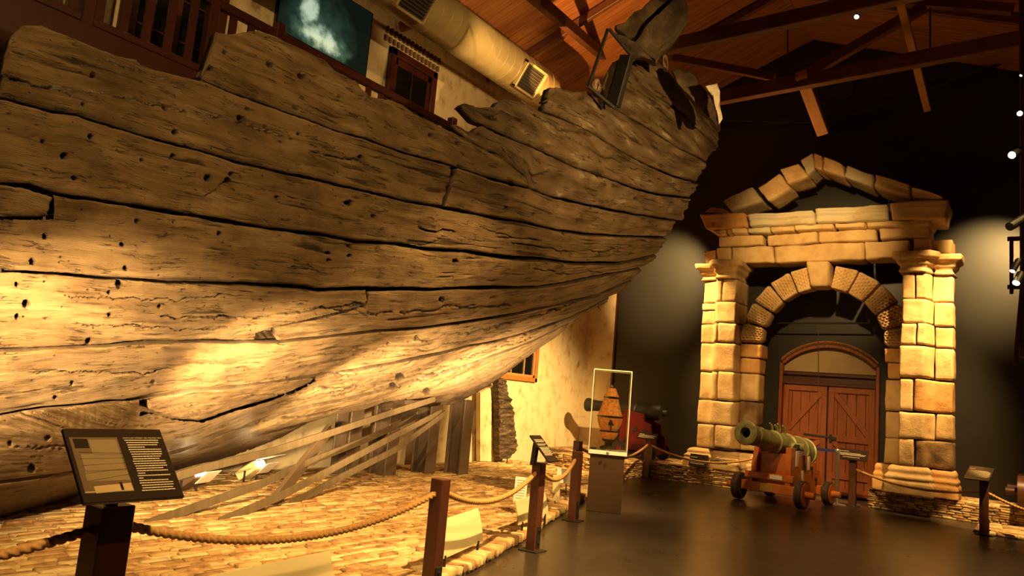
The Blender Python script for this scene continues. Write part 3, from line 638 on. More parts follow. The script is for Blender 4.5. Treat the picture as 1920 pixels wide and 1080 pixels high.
plank(S7, S9F, -160, (1145, 1120), seed=16, gap=2.2, rough=1.5, vbot=True, cut=lambda x, y: (x > 262) & (x < 592) & (y < poly_at(SLB, x)+3+np.clip((300-x)/6, 0, 8)))
plank(S9F, BOT[:-1]+[(718, 758), (800, 748), (870, 738), (913, 718), (948, 700), (980, 677), (1008, 658), (1043, 635), (1065, 616)], -160, (1066, 1062), seed=17, gap=2.2, rough=1.6)
# garboard strip and keel end, lower right
plank([(760, 764), (800, 750), (870, 738), (913, 718), (948, 701), (980, 677), (1008, 658), (1043, 635), (1071, 613), (1099, 590), (1120, 575)], [(760, 772), (790, 772), (851, 766), (881, 753), (913, 733), (948, 709), (980, 685), (1008, 664), (1043, 639), (1071, 618), (1099, 594), (1120, 579)], 762, 1118, CHAR, 1.2, seed=18, gap=.2, thick=.2, off=.05, name='garboard_strip')
plank([(712, 768), (730, 757), (803, 742), (850, 735), (892, 728)], [(712, 776), (728, 800), (740, 806), (782, 790), (833, 774), (892, 744)], 714, 892, CHAR, 2.4, seed=19, gap=.5, thick=.3, off=.1, name='keel_end', jagL=6)
# inner layer seen through gaps, a dark backing that blocks light
IT = [(20, 140), (378, 165), (520, 150), (700, 215), (850, 262), (960, 290), (1040, 260), (1100, 235), (1200, 205), (1300, 255), (1325, 285)]
IB = [(20, 935), (148, 925), (340, 872), (516, 812), (631, 768), (760, 745), (870, 728), (948, 693), (1008, 650), (1071, 606), (1150, 545), (1215, 490), (1260, 430), (1300, 350), (1325, 300)]
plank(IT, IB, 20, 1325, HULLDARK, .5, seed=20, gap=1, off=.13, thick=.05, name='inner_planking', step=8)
# transom planking behind the stern edge
rim = [(1346, 240), (1330, 300), (1300, 365), (1270, 418), (1225, 478), (1165, 535), (1100, 588), (1020, 645), (900, 725)]
rp = [hullP(*p) for p in rim]
mb = MB()
for i in range(len(rp)-1):
    a, b = Vector(rp[i]), Vector(rp[i+1]); ins = Vector((-.12, -.02, 0)); g = (b-a)*.03
    wa = max(.05, (-8.2-a.x)*-.9); wb = max(.05, (-8.2-b.x)*-.9)
    mb.prism([a+ins+g, b+ins-g, b+ins+Vector((-wb, .25, 0))-g, a+ins+Vector((-wa, .25, 0))+g], (0, -.09, 0))
o = mb.build('transom_planking', CHAR, hull); o.data.transform(HL)
# upper stern timbers (solid pieces, traced outline given real depth)
def timber(name, outl, d, thick, m=CHAR, label=None, amp=.03, sub=3):
    pts = [Vector(P(x, y, d)) for x, y in outl]; out = []
    for i, p in enumerate(pts):
        q = pts[(i+1) % len(pts)]
        for k in range(sub): out.append(p.lerp(q, k/sub))
    dirv = Vector(M @ np.array([.25, .12, 1.])).normalized()*thick; c = sum(out, Vector())/len(out)
    rings = []
    for w, s in ((0, .90), (.08, 1), (.5, 1.03), (.92, 1), (1, .9)):
        rings.append([c+(p-c)*s+dirv*w+(mnoise.noise_vector(p*2.2+Vector((w, 0, 0)))*amp+mnoise.noise_vector(p*9)*amp*.5) for p in out])
    V = [v for r in rings for v in r]; n = len(out); Fs = []
    for i in range(4):
        for k in range(n): Fs.append((i*n+k, i*n+(k+1) % n, (i+1)*n+(k+1) % n, (i+1)*n+k))
    fi = []
    for ring, base, flip in ((rings[0], 0, 0), (rings[-1], 4*n, 1)):
        # concentric fill
        prev = base; prevs = [base+k for k in range(n)]
        for s in (.7, .4):
            st = len(V); V += [c+(p-c)*s+dirv*(flip)+mnoise.noise_vector(p*s*7)*amp for p in out]
            cur = [st+k for k in range(n)]
            for k in range(n):
                q = (prevs[k], cur[k], cur[(k+1) % n], prevs[(k+1) % n]); Fs.append(q if not flip else q[::-1])
            prevs = cur
        V.append(c+dirv*flip); ce = len(V)-1
        for k in range(n):
            q = (prevs[k], ce, prevs[(k+1) % n]); Fs.append(q if not flip else q[::-1])
    o = mk(name, V, Fs, m, hull, label=label, smooth=False); o.data.transform(HL); return autosmooth(o, 50)
DST = 10.0
timber('sternpost_head', [(1191, 76), (1209, 47), (1236, 22), (1262, -5), (1282, -8), (1288, 13), (1287, 38), (1262, 70), (1240, 95), (1227, 113), (1210, 98)], DST-.05, .45, label='large dark timber end standing up above the stern')
timber('sternpost_head', [(1151, 53), (1153, 46), (1171, 43), (1180, 32), (1191, 21), (1211, 13), (1220, -4), (1255, -4), (1232, 18), (1206, 44), (1188, 73), (1176, 68), (1162, 60)], DST+.02, .42, label='split left half of the raised stern timber')
timber('sternpost_head', [(1147, 59), (1164, 64), (1182, 73), (1193, 77), (1208, 95), (1225, 115), (1204, 107), (1184, 104), (1173, 84), (1160, 74)], DST-.1, .3, label='splintered underside of the raised stern timber')
timber('frame_timber', [(1126, 165), (1134, 140), (1146, 118), (1160, 112), (1176, 114), (1168, 150), (1152, 196), (1134, 186)], DST-.3, .3, label='dark frame timber behind the steel bracket')
timber('frame_timber', [(1107, 160), (1114, 146), (1122, 147), (1127, 160), (1122, 172), (1112, 170)], DST-.4, .15, CRUST)
timber('stern_timber', [(1258, 132), (1270, 126), (1280, 134), (1291, 131), (1306, 145), (1322, 170), (1336, 188), (1344, 208), (1345, 232), (1320, 212), (1290, 180), (1270, 158)], DST+.45, .35, label='thick dark timber behind the stern planks')
timber('stern_timber', [(1243, 108), (1247, 103), (1251, 106), (1251, 132), (1244, 128)], DST+.2, .12, CRUST)
timber('stern_timber', [(1324, 163), (1332, 160), (1347, 157), (1352, 172), (1351, 196), (1353, 220), (1347, 230), (1342, 196), (1336, 176)], DST+.1, .12, PALE, 'pale crusted corner at the top of the stern')
# steel bracket holding the stern timber
mb = MB()
for a, b in (((1140, 54), (1103, 162)), ((1103, 162), (1153, 203)), ((1153, 203), (1176, 136)), ((1142, 54), (1184, 104)), ((1176, 136), (1182, 106))):
    mb.bar(P(*a, DST-.45), P(*b, DST-.45), .03, .035)
mb.bar(P(1176, 105, DST-.4), P(1150, 200, DST-.4), .1, .16)
o = mb.build('steel_bracket', IRON, hull, label='black steel bracket clamping the stern timber'); o.data.transform(HL)

# ------------------------------------------------------------------ cradle
LAB = ['second steel column from the right under the hull', 'rightmost steel column under the hull', 'third steel column from the right under the hull']
for (x0, x1, yb, l) in ((775, 826, 891, LAB[0]), (838, 888, 892, LAB[1]), (698, 752, 895, LAB[2]), (640, 664, 897, 'leftmost steel column under the hull, mostly behind straps')):
    b = G((x0+x1)/2, yb, .05); w = .25
    ztop = 1.27
    mb = MB(); c = Vector(b); c.x -= .1
    mb.box(c+Vector((.15, 0, ztop/2)), (.03, w, ztop), bev=.003); mb.box(c+Vector((-.15, 0, ztop/2)), (.03, w, ztop), bev=.003); mb.box(c+Vector((0, 0, ztop/2)), (.28, .03, ztop), bev=.003)
    tag(mb.build('steel_column', STEEL), l, 'column', 'steel columns under the hull')
def strap(pl, d0, d1, label, w=.085, th=.02):
    n = 24; L = [0]
    for a, b in zip(pl[:-1], pl[1:]): L.append(L[-1]+math.hypot(b[0]-a[0], b[1]-a[1]))
    V = []
    for i in range(n+1):
        s_ = L[-1]*i/n; x = np.interp(s_, L, [p[0] for p in pl]); y = np.interp(s_, L, [p[1] for p in pl]); V.append(Vector(P(x, y, 1/(1/d0+(1/d1-1/d0)*i/n))))
    out = []; Fs = []
    for i, p in enumerate(V):
        T = (V[min(i+1, n)]-V[max(i-1, 0)]).normalized(); side = T.cross(Vector((0, 0, 1))).normalized(); u = side.cross(T)
        for a, b in ((-1, -1), (1, -1), (1, 1), (-1, 1)): out.append(p+side*a*th/2+u*b*w/2)
    for i in range(n):
        for k in range(4): Fs.append((i*4+k, i*4+(k+1) % 4, i*4+4+(k+1) % 4, i*4+4+k))
    Fs += [(3, 2, 1, 0), (n*4, n*4+1, n*4+2, n*4+3)]
    return tag(mk('steel_strap', out, Fs, STRAP), label, 'strap')
strap([(272, 984), (380, 946), (489, 908), (579, 866), (682, 826), (782, 782)], 6.85, 11.9, 'flat grey strap reaching furthest left over the brick paving')
strap([(330, 893), (380, 878), (501, 849), (622, 811), (742, 771), (815, 748)], 7.6, 11.9, 'uppermost grey strap running under the hull planks')
strap([(410, 979), (531, 928), (634, 873), (742, 816), (827, 772)], 7.25, 12.0, 'third grey strap from the top, below the leftmost one')
strap([(543, 947), (634, 897), (742, 843), (835, 774)], 8.5, 12.1, 'lowest and shortest grey strap under the hull')
mb = MB(); a = P(508, 950, 8.3); b = P(618, 805, 9.9); mb.bar(a, b, .05, .17, bev=.004); mb.box(Vector(G(512, 948, .06)), (.26, .26, .03), bev=.004)
tag(mb.build('cradle_strut', STEEL), 'dark slanting steel strut standing on the bricks below the straps', 'strut')

# ------------------------------------------------------------------ floodlights on the paving
def flood(c, yaw, label, openlen):
    t = thing('floodlight', label, 'floodlight', c, 'floodlights on the brick paving', yaw)
    mb = MB(); r = Matrix.Rotation(-.65, 3, 'Y'); mb.box((0, 0, .16), (.30, .26, .12), r, bev=.01); mb.build('housing', CREAM if openlen > .3 else STEEL, t)
    mb = MB(); mb.bar((0, .14, .02), (0, .14, .16), .02, .02); mb.bar((0, -.14, .02), (0, -.14, .16), .02, .02); mb.bar((0, -.15, .01), (0, .15, .01), .05, .02); mb.build('stand', IRON, t)
    c2 = r @ Vector((.17, 0, 0)); mb = MB(); mb.box((c2.x*.9, 0, .16+c2.z*.9), (.012, .2, .09), r, bev=.002); mb.build('lamp_face', LAMPE, t)
    mb = MB(); mb.box((c2.x+.12, 0, .25+c2.z), (.28, .26, .008), Matrix.Rotation(-.28, 3, 'Y'), bev=.002); mb.box((c2.x+.1, 0, .11+c2.z), (.2, .26, .008), Matrix.Rotation(-.8, 3, 'Y'), bev=.002)
    mb.build('barn_door', LAMPS, t); return t
flood(G(468, 905, .06), .35, 'floodlight on the bricks behind the grey straps, further right of two', .35)
flood(G(352, 926, .06), .35, 'floodlight on the bricks just right of the large foreground sign', .2)

# ------------------------------------------------------------------ stone portico
port = thing('stone_portico', 'pale sandstone portico with an arch and a triangular pediment against the black wall', 'portico', (-3.7, 15.7, .33))
PL = Matrix.Translation(-Vector(port.location)); PY = 15.6
allst = []
def st(name, quad, yf, yb, m, **k):
    o = stone(name, quad, yf, yb, m, None, **k); o.data.transform(PL); o.parent = port; allst.append(o); return o
def w2(x, y, Yp=PY): p = WY(x, y, Yp); return (p[0], p[2])
def profL(x): return -.26*np.clip((x+5.63)/.10, 0, 1)*np.clip((-4.99-x)/.08, 0, 1)
def profR(x): return -.26*np.clip((x+2.20)/.08, 0, 1)*np.clip((-1.58-x)/.10, 0, 1)
def rect(crop, sc, ox, oy, l, r, t, b):
    z1 = w2(ox+l/sc, oy+t/sc)[1]; z0 = w2(ox+l/sc, oy+b/sc)[1]; ym = oy+(t+b)/2/sc
    x0 = w2(ox+l/sc, ym)[0]; x1 = w2(ox+r/sc, ym)[0]; return ((x0, z1), (x1, z1), (x1, z0), (x0, z0))
LJ = [(97, 200, 166, 266), (201, 267, 166, 266), (90, 155, 268, 299), (88, 156, 300, 364), (156, 265, 268, 362), (83, 180, 364, 450), (181, 263, 364, 450),
      (82, 262, 451, 580), (77, 178, 581, 708), (179, 262, 583, 712), (67, 257, 708, 815), (63, 165, 818, 925), (166, 262, 825, 930)]
for i, q in enumerate(LJ):
    m = SAND
    o = st('stone_block', rect(0, 2.455, 1280, 460, *q), PY, PY+.55, m, prof=profL, amp=.012, n=(14, 5, 12))
for q, m in (((263, 361, 452, 515), SANDO), ((262, 352, 517, 585), SANDO), ((263, 346, 588, 712), SAND), ((258, 342, 716, 822), SANDD), ((263, 342, 828, 940), SAND)):
    st('stone_block', rect(0, 2.455, 1280, 460, *q), PY+.02, PY+.5, m, amp=.010)
RJ = [(120, 171, 168, 268), (173, 234, 168, 268), (235, 317, 168, 275), (118, 240, 270, 363), (241, 318, 276, 372), (113, 177, 365, 450), (179, 243, 365, 450), (244, 318, 374, 458),
      (108, 243, 451, 580), (244, 319, 460, 588), (166, 318, 588, 716), (112, 165, 586, 712), (103, 246, 716, 823), (248, 317, 725, 830), (104, 166, 824, 930), (171, 318, 828, 938)]
for i, q in enumerate(RJ):
    m = {10: SANDO, 15: SANDD}.get(i, SAND)
    st('stone_block', rect(0, 2.16, 1640, 440, *q), PY, PY+.55, m, prof=profR, amp=.012, n=(14, 5, 12))
for q, m in (((38, 110, 458, 517), SANDO), ((50, 108, 519, 583), SANDO), ((42, 110, 586, 710), SAND), ((42, 102, 714, 822), SAND), ((38, 102, 822, 925), SAND)):
    st('stone_block', rect(0, 2.16, 1640, 440, *q), PY+.02, PY+.5, m, amp=.010)
CAPM = [(0, .0), (.08, .03), (.16, .0), (.3, .0), (.42, .05), (.62, .07), (.7, .13), (.95, .15), (1, .13)]
BASEM = [(0, .14), (.42, .14), (.5, .10), (.62, .12), (.72, .05), (.86, .06), (1, 0)]
for q, rc, pf, yo in (((160, 262, 82, 164), 'L', profL, 0), ((95, 158, 88, 164), 'L', profL, .05)):
    st('capital', rect(0, 2.455, 1280, 460, *q), PY-.02, PY+.5, SAND, prof=pf, mould=CAPM, n=(10, 6, 14), amp=.012, r=.015)
for q in ((113, 236, 82, 164), (246, 318, 84, 164)):
    st('capital', rect(0, 2.16, 1640, 440, *q), PY-.02, PY+.5, SAND, prof=profR, mould=CAPM, n=(10, 6, 14), amp=.012, r=.015)
zb = .33
def basequad(x0, x1, z1): return ((x0, z1), (x1, z1), (x1, zb), (x0, zb))
zL = w2(1306, 839)[1]; zR = w2(1660, 870)[1]
for x0, x1, z1, yy, m, e in ((-5.97, -5.02, zL, PY-.12, SAND, 1), (-4.97, -4.62, zL, PY+.0, SAND, .6), (-2.48, -2.24, zR, PY+.02, SANDO, .5), (-2.20, -1.62, zR+.02, PY-.26, SAND, 1), (-1.58, -1.24, zR, PY-.02, SANDO, .8)):
    w_ = x1-x0; st('pedestal_base', basequad(x0, x1, z1), yy, PY+.5, m, mould=[(a, b*e*.8) for a, b in BASEM], n=(16, 6, 20), amp=.006, r=.02)
def cq(pts, Yp):  # crop4 pixel quad -> facade
    return tuple(w2(1240+x/3.085, 270+y/3.085, Yp) for x, y in pts)
ENT = [
 ([(225, 408), (488, 402), (496, 478), (262, 494)], -.42, SANDO), ([(240, 398), (300, 366), (372, 372), (392, 404)], -.40, SANDO),
 ([(500, 410), (882, 386), (890, 460), (508, 478)], -.42, SANDG), ([(890, 378), (1308, 351), (1314, 438), (898, 456)], -.42, SANDG), ([(1325, 347), (1662, 318), (1640, 436), (1330, 432)], -.42, SAND),
 ([(285, 498), (372, 492), (372, 527), (335, 527)], -.3, SAND), ([(374, 492), (404, 490), (408, 523), (378, 524)], -.3, SANDO), ([(408, 490), (497, 487), (498, 517), (412, 520)], -.3, SAND),
 ([(500, 485), (628, 480), (628, 512), (503, 516)], -.3, SANDG), ([(631, 479), (770, 472), (765, 505), (634, 510)], -.3, SAND), ([(772, 468), (995, 460), (1000, 492), (775, 500)], -.3, SAND),
 ([(998, 460), (1176, 450), (1178, 483), (1002, 490)], -.3, SAND), ([(1182, 450), (1578, 430), (1550, 468), (1185, 480)], -.3, SAND),
 ([(332, 532), (585, 519), (587, 582), (336, 595)], -.12, SAND), ([(612, 526), (898, 505), (902, 570), (616, 588)], -.12, SAND), ([(905, 503), (1240, 487), (1243, 555), (908, 567)], -.12, SAND), ([(1258, 485), (1553, 475), (1556, 540), (1262, 548)], -.12, SAND),
 ([(245, 618), (318, 612), (322, 684), (252, 688)], .05, SAND), ([(320, 600), (398, 597), (400, 678), (322, 682)], -.1, SAND), ([(402, 598), (642, 588), (652, 684), (405, 692)], -.1, SAND), ([(652, 592), (1172, 564), (1172, 664), (654, 685)], -.1, SAND),
 ([(1174, 566), (1440, 550), (1442, 655), (1176, 662)], -.1, SAND), ([(1455, 546), (1556, 543), (1560, 630), (1458, 632)], -.1, SAND), ([(1560, 556), (1690, 550), (1678, 636), (1562, 636)], .02, SAND)]
for pts, dy, m in ENT:
    st('entablature_stone', cq(pts, PY+dy), PY+dy, PY+.5, m, n=(20, 5, 12), amp=.018, r=.03,
       frontfn=(lambda u, t: -.05*(t > .5)-.03*(t > .78)) if dy < -.35 else None)
PED = [[(362, 335), (530, 253), (585, 325), (400, 388)], [(566, 264), (690, 172), (745, 250), (618, 330)], [(690, 155), (805, 122), (850, 185), (730, 228)],
       [(805, 96), (885, 56), (885, 140), (845, 178)], [(886, 56), (941, 78), (930, 148), (886, 140)], [(944, 80), (1058, 122), (1054, 190), (930, 148)],
       [(1078, 128), (1236, 184), (1220, 248), (1058, 186)], [(1244, 184), (1444, 240), (1434, 302), (1226, 246)], [(1452, 250), (1642, 316), (1560, 328), (1440, 300)]]
for pts in PED:
    st('pediment_stone', cq(pts, PY-.42), PY-.42, PY+.42, SAND if len(allst) % 3 else SANDG, n=(14, 6, 14), amp=.016, r=.03, frontfn=lambda u, t: -.07*(t > .6)-.03*(t > .8))
# arch
ACX, ACZ, RI, RO = -3.5, 2.93, 1.13, 1.60; nv = 11; keyw = math.radians(15); span = (math.pi-keyw)/10
def holes(u, t):
    if u < .04 or u > .96 or t < .08 or t > .92: return 0
    a = (u*7) % 1-.5; b = (t*6+(int(u*7) % 2)*.5) % 1-.5
    return .06*max(0, min(1, 1.7-((a*a+b*b)**.5)*4.4))
for side in (-1, 1):
    for i in range(5):
        a0 = keyw/2+i*span+.012; a1 = keyw/2+(i+1)*span-.012
        def pt(a, r): return (ACX+side*r*math.sin(a), ACZ+r*math.cos(a))
        if side < 0: quad = (pt(a1, RO), pt(a0, RO), pt(a0, RI), pt(a1, RI))
        else: quad = (pt(a0, RO), pt(a1, RO), pt(a1, RI), pt(a0, RI))
        st('voussoir', quad, PY-.02+random.uniform(0, .03), PY+.36, SAND, n=(30, 4, 26), amp=.010, r=.035, frontfn=holes)
k0 = [cq([(835, 672), (970, 676), (968, 822), (862, 826)], PY-.16)][0]
st('keystone', k0, PY-.16, PY+.36, SAND, n=(10, 5, 12), amp=.014, r=.05)

# ------------------------------------------------------------------ arched door behind the portico
DX0, DX1, DZ = -4.50, -2.68, 2.5; DCX = (DX0+DX1)/2; DW = DX1-DX0
door = thing('door_1', 'arched double door', 'door', (DCX, BACKY, 0)); del door['label']; del door['category']; door['kind'] = 'structure'
DLm = Matrix.Translation(-Vector(door.location))
def dpart(mb, name, m, label=None, sm=False):
    o = mb.build(name, m, door, label=label, smooth=sm); o.data.transform(DLm); return o
def arcpts(x0, x1, zs, rise, n=24):
    c = (x0+x1)/2; hw = (x1-x0)/2; Rr = (hw*hw+rise*rise)/(2*rise); cz = zs+rise-Rr; a = math.asin(hw/Rr)
    return [(c+Rr*math.sin(-a+2*a*i/n), cz+Rr*math.cos(-a+2*a*i/n)) for i in range(n+1)]
arc = arcpts(DX0, DX1, DZ+.12, .38)
mb = MB(); mb.prism([(DX0, BACKY-.03, DZ-.02)]+[(x, BACKY-.03, z) for x, z in arc]+[(DX1, BACKY-.03, DZ-.02)], (0, .03, 0)); dpart(mb, 'tympanum', mat('tan_plaster', [(.3, .2, .1), (.36, .25, .13)], (3, 3, 3), .8))
mb = MB()
for (xa, za), (xb, zb_) in zip(arc[:-1], arc[1:]): mb.bar((xa, BACKY-.09, za+.02), (xb, BACKY-.09, zb_+.02), .16, .06)
mb.box((DX0-.03, BACKY-.09, 1.32), (.07, .18, 2.64)); mb.box((DX1+.03, BACKY-.09, 1.32), (.07, .18, 2.64)); dpart(mb, 'door_frame', DOORM)
mb = MB()
for i in range(60):
    t_ = i/60; a_ = arcpts(DX0-.03, DX1+.03, DZ+.17, .39, 60); (xa, za), (xb, zb_) = a_[i], a_[i+1]
    mb.bar((xa, BACKY-.15, za+.02), (xb, BACKY-.19, zb_+.055), .03, .03)
dpart(mb, 'arch_moulding', mat('rope_moulding', [(.32, .12, .04), (.4, .18, .06)], (9, 9, 9), .5))
mb = MB(); mb.box((DCX, BACKY-.09, DZ-.07), (DW, .14, .07)); mb.box((DCX, BACKY-.09, DZ-.27), (DW, .14, .06)); mb.box((DCX, BACKY-.05, DZ-.17), (DW, .08, .16)); dpart(mb, 'transom_rail', REDW)
DT = DZ-.30
for s in (-1, 1):
    mb = MB(); xa = DCX+s*.015; xb = DCX+s*(DW/2-.02); x0, x1 = min(xa, xb), max(xa, xb); w = x1-x0
    for i in range(5): mb.box((x0+w*(i+.5)/5, BACKY-.05, DT/2+.02), (w/5-.008, .05, DT-.02), bev=.004)
    for x in (x0+.055, x1-.055): mb.box((x, BACKY-.09, DT/2+.02), (.11, .05, DT-.02), bev=.005)
    for z in (DT-.06, 1.16, .42, .12): mb.box(((x0+x1)/2, BACKY-.092, z), (w, .05, .13), bev=.005)
    if s < 0: mb.bar((x0+.1, BACKY-.09, 1.24), (x1-.1, BACKY-.09, DT-.12), .04, .1); mb.bar((x0+.1, BACKY-.09, .5), (x1-.1, BACKY-.09, 1.1), .04, .1)
    else: mb.bar((x0+.1, BACKY-.09, DT-.12), (x1-.1, BACKY-.09, 1.24), .04, .1); mb.bar((x0+.1, BACKY-.09, 1.1), (x1-.1, BACKY-.09, .5), .04, .1)
    dpart(mb, 'door_leaf', DOORM)
mb = MB(); mb.bar((DCX-.45, BACKY-.13, 1.19), (DCX+.08, BACKY-.13, 1.17), .02, .035); mb.box((DCX+.08, BACKY-.14, 1.15), (.05, .04, .16)); mb.box((DCX+.14, BACKY-.14, 1.15), (.1, .03, .06)); dpart(mb, 'door_bolt', IRON)
# bar and cord in the arch
tag(MB().tube([WY(1452, 606, 16.4), WY(1632, 606, 16.4)], .018, 8).tube([WY(1451, 596, 16.4), WY(1453, 606, 16.4)], .03, 8).tube([WY(1626, 590, 16.4), WY(1630, 606, 16.4)], .03, 8).build('support_bar', IRON), 'thin black horizontal bar hanging inside the stone arch', 'bar')
tag(MB().tube([WY(1534, 606, 16.4), WY(1535, 700, 16.6), WY(1533, 745, 16.6), WY(1528, 768, 16.6)], .006, 6).build('pull_cord', STRAP), 'thin cord hanging in front of the arched red door', 'cord')

# ------------------------------------------------------------------ posts and ropes
PH = .84
def post(x, y, label, h=PH, w=.105, rz=0., plate=True, m=POSTM):
    t = thing('barrier_post', label, 'post', (x, y, 0), 'rope barrier posts', rz)
    MB().box((0, 0, h/2+.006), (w, w, h), bev=.006).build('post', m, t)
    if plate: MB().box((0, 0, .006), (w*2, w*1.9, .012), bev=.002).build('base_plate', IRON, t)
    mb = MB(); mb.box((w/2+.004, 0, .14), (.008, w*.6, .2)); mb.lathe([(0, .012), (.014, .012)], (w/2+.008, 0, .2), (1, 0, 0), 8); mb.lathe([(0, .012), (.014, .012)], (w/2+.008, 0, .08), (1, 0, 0), 8)
    mb.build('fixing_bracket', IRON, t); return t
pA = (-3.42, 1.93); pB = (-3.56, 4.42); pC = (-4.08, 6.58); pD = (-4.78, 8.6); pE = (-5.62, 10.1)
pF = tuple(G(1216, 895)[:2]); pF = (-6.68, 15.0); pG = (-2.83, 15.45); pH = tuple(G(1845, 1003)[:2])
post(*pA, 'thick dark post carrying the large foreground sign', w=.15, h=.85)
post(*pB, 'plain dark red post in the foreground with ropes on both sides')
post(*pC, 'dark red post carrying a narrow tilted sign beside the cream panel')
post(*pD, 'dark red post just left of the glass display case')
post(*pE, 'mostly hidden post behind the display case with a rope end on top', h=.88)
post(*pF, 'dark post with a small sign in front of the red cannon', w=.12, h=.8)
post(*pG, 'dark post with a black sign in front of the arched red door', w=.12)
post(*pH, 'dark post carrying a tilted sign at the corner of the right brick apron', w=.12)
def rope(a, b, sag, label, r=.021, n=90):
    a = Vector(a); b = Vector(b); V = []; Fs = []; k = 12; L = (b-a).length; tw = L/.042; n = int(tw*5)
    for i in range(n+1):
        t = i/n; p = a.lerp(b, t); p.z -= sag*4*t*(1-t)
        T = (b-a)/L; T = Vector((T.x, T.y, T.z-sag*4*(1-2*t)/L)).normalized(); u = Vector((0, 0, 1)).cross(T).normalized(); w = T.cross(u)
        for j in range(k):
            an = 2*math.pi*j/k; rr = r*(1+.34*abs(math.cos(1.5*an))-.2); a2 = an+2*math.pi*t*tw/3
            V.append(p+(u*math.cos(a2)+w*math.sin(a2))*rr)
    for i in range(n):
        for j in range(k): Fs.append((i*k+j, i*k+(j+1) % k, (i+1)*k+(j+1) % k, (i+1)*k+j))
    Fs.append(tuple(range(k))[::-1]); Fs.append(tuple(n*k+j for j in range(k)))
    return tag(mk('barrier_rope', V, Fs, ROPE, smooth=True), label, 'rope', 'manila barrier ropes')
RZZ = .74
rope((-3.35, -.2, .78), (-3.42, 1.86, .75), .12, 'thick rope leaving the left edge of view to the large sign post', n=200)
rope((-3.42, 2.01, .755), (-3.56, 4.36, RZZ), .17, 'sagging rope from the large sign post to the plain red post', n=260)
rope((-3.56, 4.49, RZZ), (-4.08, 6.52, RZZ), .15, 'sagging rope from the plain red post to the narrow sign post', n=220)
rope((-4.08, 6.65, RZZ), (-4.78, 8.54, RZZ), .14, 'short rope between the narrow sign post and the post by the display case', n=200)
rope((-4.78, 8.67, RZZ), (-5.62, 10.04, RZZ), .12, 'rope running behind the display case plinth, mostly hidden', n=120)
rope((-5.6, 10.16, .78), (-6.68, 14.94, .68), .22, 'rope from behind the display case to the post before the red cannon', n=300)
rope((-6.62, 15.0, .68), (-4.55, 15.3, .66), .20, 'rope crossing in front of the left stone column', n=160)
rope((-2.77, 15.45, .66), tuple(pH[:1])+(pH[1]+.06, .64), .14, 'twisted rope crossing in front of the right stone column', n=200)
rope((pH[0]+.06, pH[1], .62), (1.3, 13.2, .62), .22, 'rope leaving the corner post toward the right edge of view', n=160)

# ------------------------------------------------------------------ lectern signs
def signboard(c, w, h, th, yaw, label, heading, lines, cat='sign', title_size=.016, split=0., stem=None, lh=None):
    """plate centred at c; width axis along yaw, lower edge toward the reader"""
    t = thing('lectern_sign', label, cat, c)
    Wv = Vector((math.cos(yaw), math.sin(yaw), 0)); Dv = Vector((math.sin(yaw), -math.cos(yaw), 0))
    dn = Dv*math.cos(th)+Vector((0, 0, -math.sin(th))); nrm = Wv.cross(-dn).normalized()
    Rm = Matrix((Wv, -dn, nrm)).transposed()
    def T(mb): return mb
    mb = MB(); mb.box((0, 0, 0), (w, h, .018), Rm, bev=.003); mb.build('sign_plate', SIGNB, t)
    lmb = MB(); x0 = -w/2+w*(split+.06); x1 = w/2-w*.07; y = h/2-h*.14; n = len(lines); step = (lh or h*.62/max(n, 1))
    for (a, b) in lines:
        x = x0+(x1-x0)*a; xe = x0+(x1-x0)*b
        while x < xe-.004*w:
            ww = random.uniform(.02, .07)*w*(1-split); ww = min(ww, xe-x)
            lmb.box(Rm @ Vector((x+ww/2, y-step, .0095)), (ww*.86, step*.42, .0008), Rm, bev=.0001); x += ww
        y -= step
    if lmb.v: lmb.build('printed_lines', INK, t)
    if heading:
        o = text('heading', heading, title_size, INK, t, Rm @ Vector((x0, h/2-h*.15, .0095)), Rm.to_euler(), .0006); o.data.transform(Matrix.Scale(1, 4))
    if stem:
        mb = MB(); mb.bar(stem[0], stem[1], .05, .05); mb.build('bracket', IRON, t)
    return t, Rm
L1 = [(.02, 1), (.05, .98), (.06, .93), (.06, .55), (.05, 1), (.07, 1), (.08, .98), (.09, .92), (.09, .85), (.06, 1), (.07, 1), (.08, 1), (.09, .86), (.08, .98), (.09, .3), (.06, 1), (.07, .2), (.06, .9), (.05, 1), (.08, 1), (.08, .95), (.04, 1)]
cS = (-3.26, 1.87, 1.05)
t, Rm = signboard(cS, .44, .38, .79, math.pi/2, 'large tilted black sign with a hull photograph and printed text in the foreground', 'POINTS OF INTEREST ON THE PORT SIDE', L1, split=.5, title_size=.0098, lh=.0128, stem=((-.15, .05, -.2), (-.03, .01, -.02)))
mb = MB(); w_, h_ = .205, .285
def rb(mb, x, y, sx, sy, z, m, rz=0): mb.box(Rm @ Vector((x, y, z)), (sx, sy, .0006), Rm @ Matrix.Rotation(rz, 3, 'Z'), bev=.0001, m=m)
PX = -.44/2+.015+w_/2; PYc = .38/2-.05-h_/2
rb(mb, PX, PYc, w_, h_, .0094, 0)
for i, yy in enumerate((.06, .03, -.0, -.035, -.07)): rb(mb, PX+.01, PYc+yy, w_*.9, .0016, .0100, 1, .05*(i-1))
rb(mb, PX+.035, PYc+.085, .12, .09, .0097, 2); rb(mb, PX+.01, PYc+.012, .17, .085, .0097, 2); rb(mb, PX+.01, PYc-.06, .18, .05, .0098, 2)
rb(mb, PX+.02, PYc-.122, .16, .035, .0098, 3, .06); rb(mb, PX+.055, PYc-.115, .012, .04, .0101, 1); rb(mb, PX, PYc-.136, .2, .006, .0099, 3)
rb(mb, PX-.06, PYc+.11, .06, .05, .0099, 1)
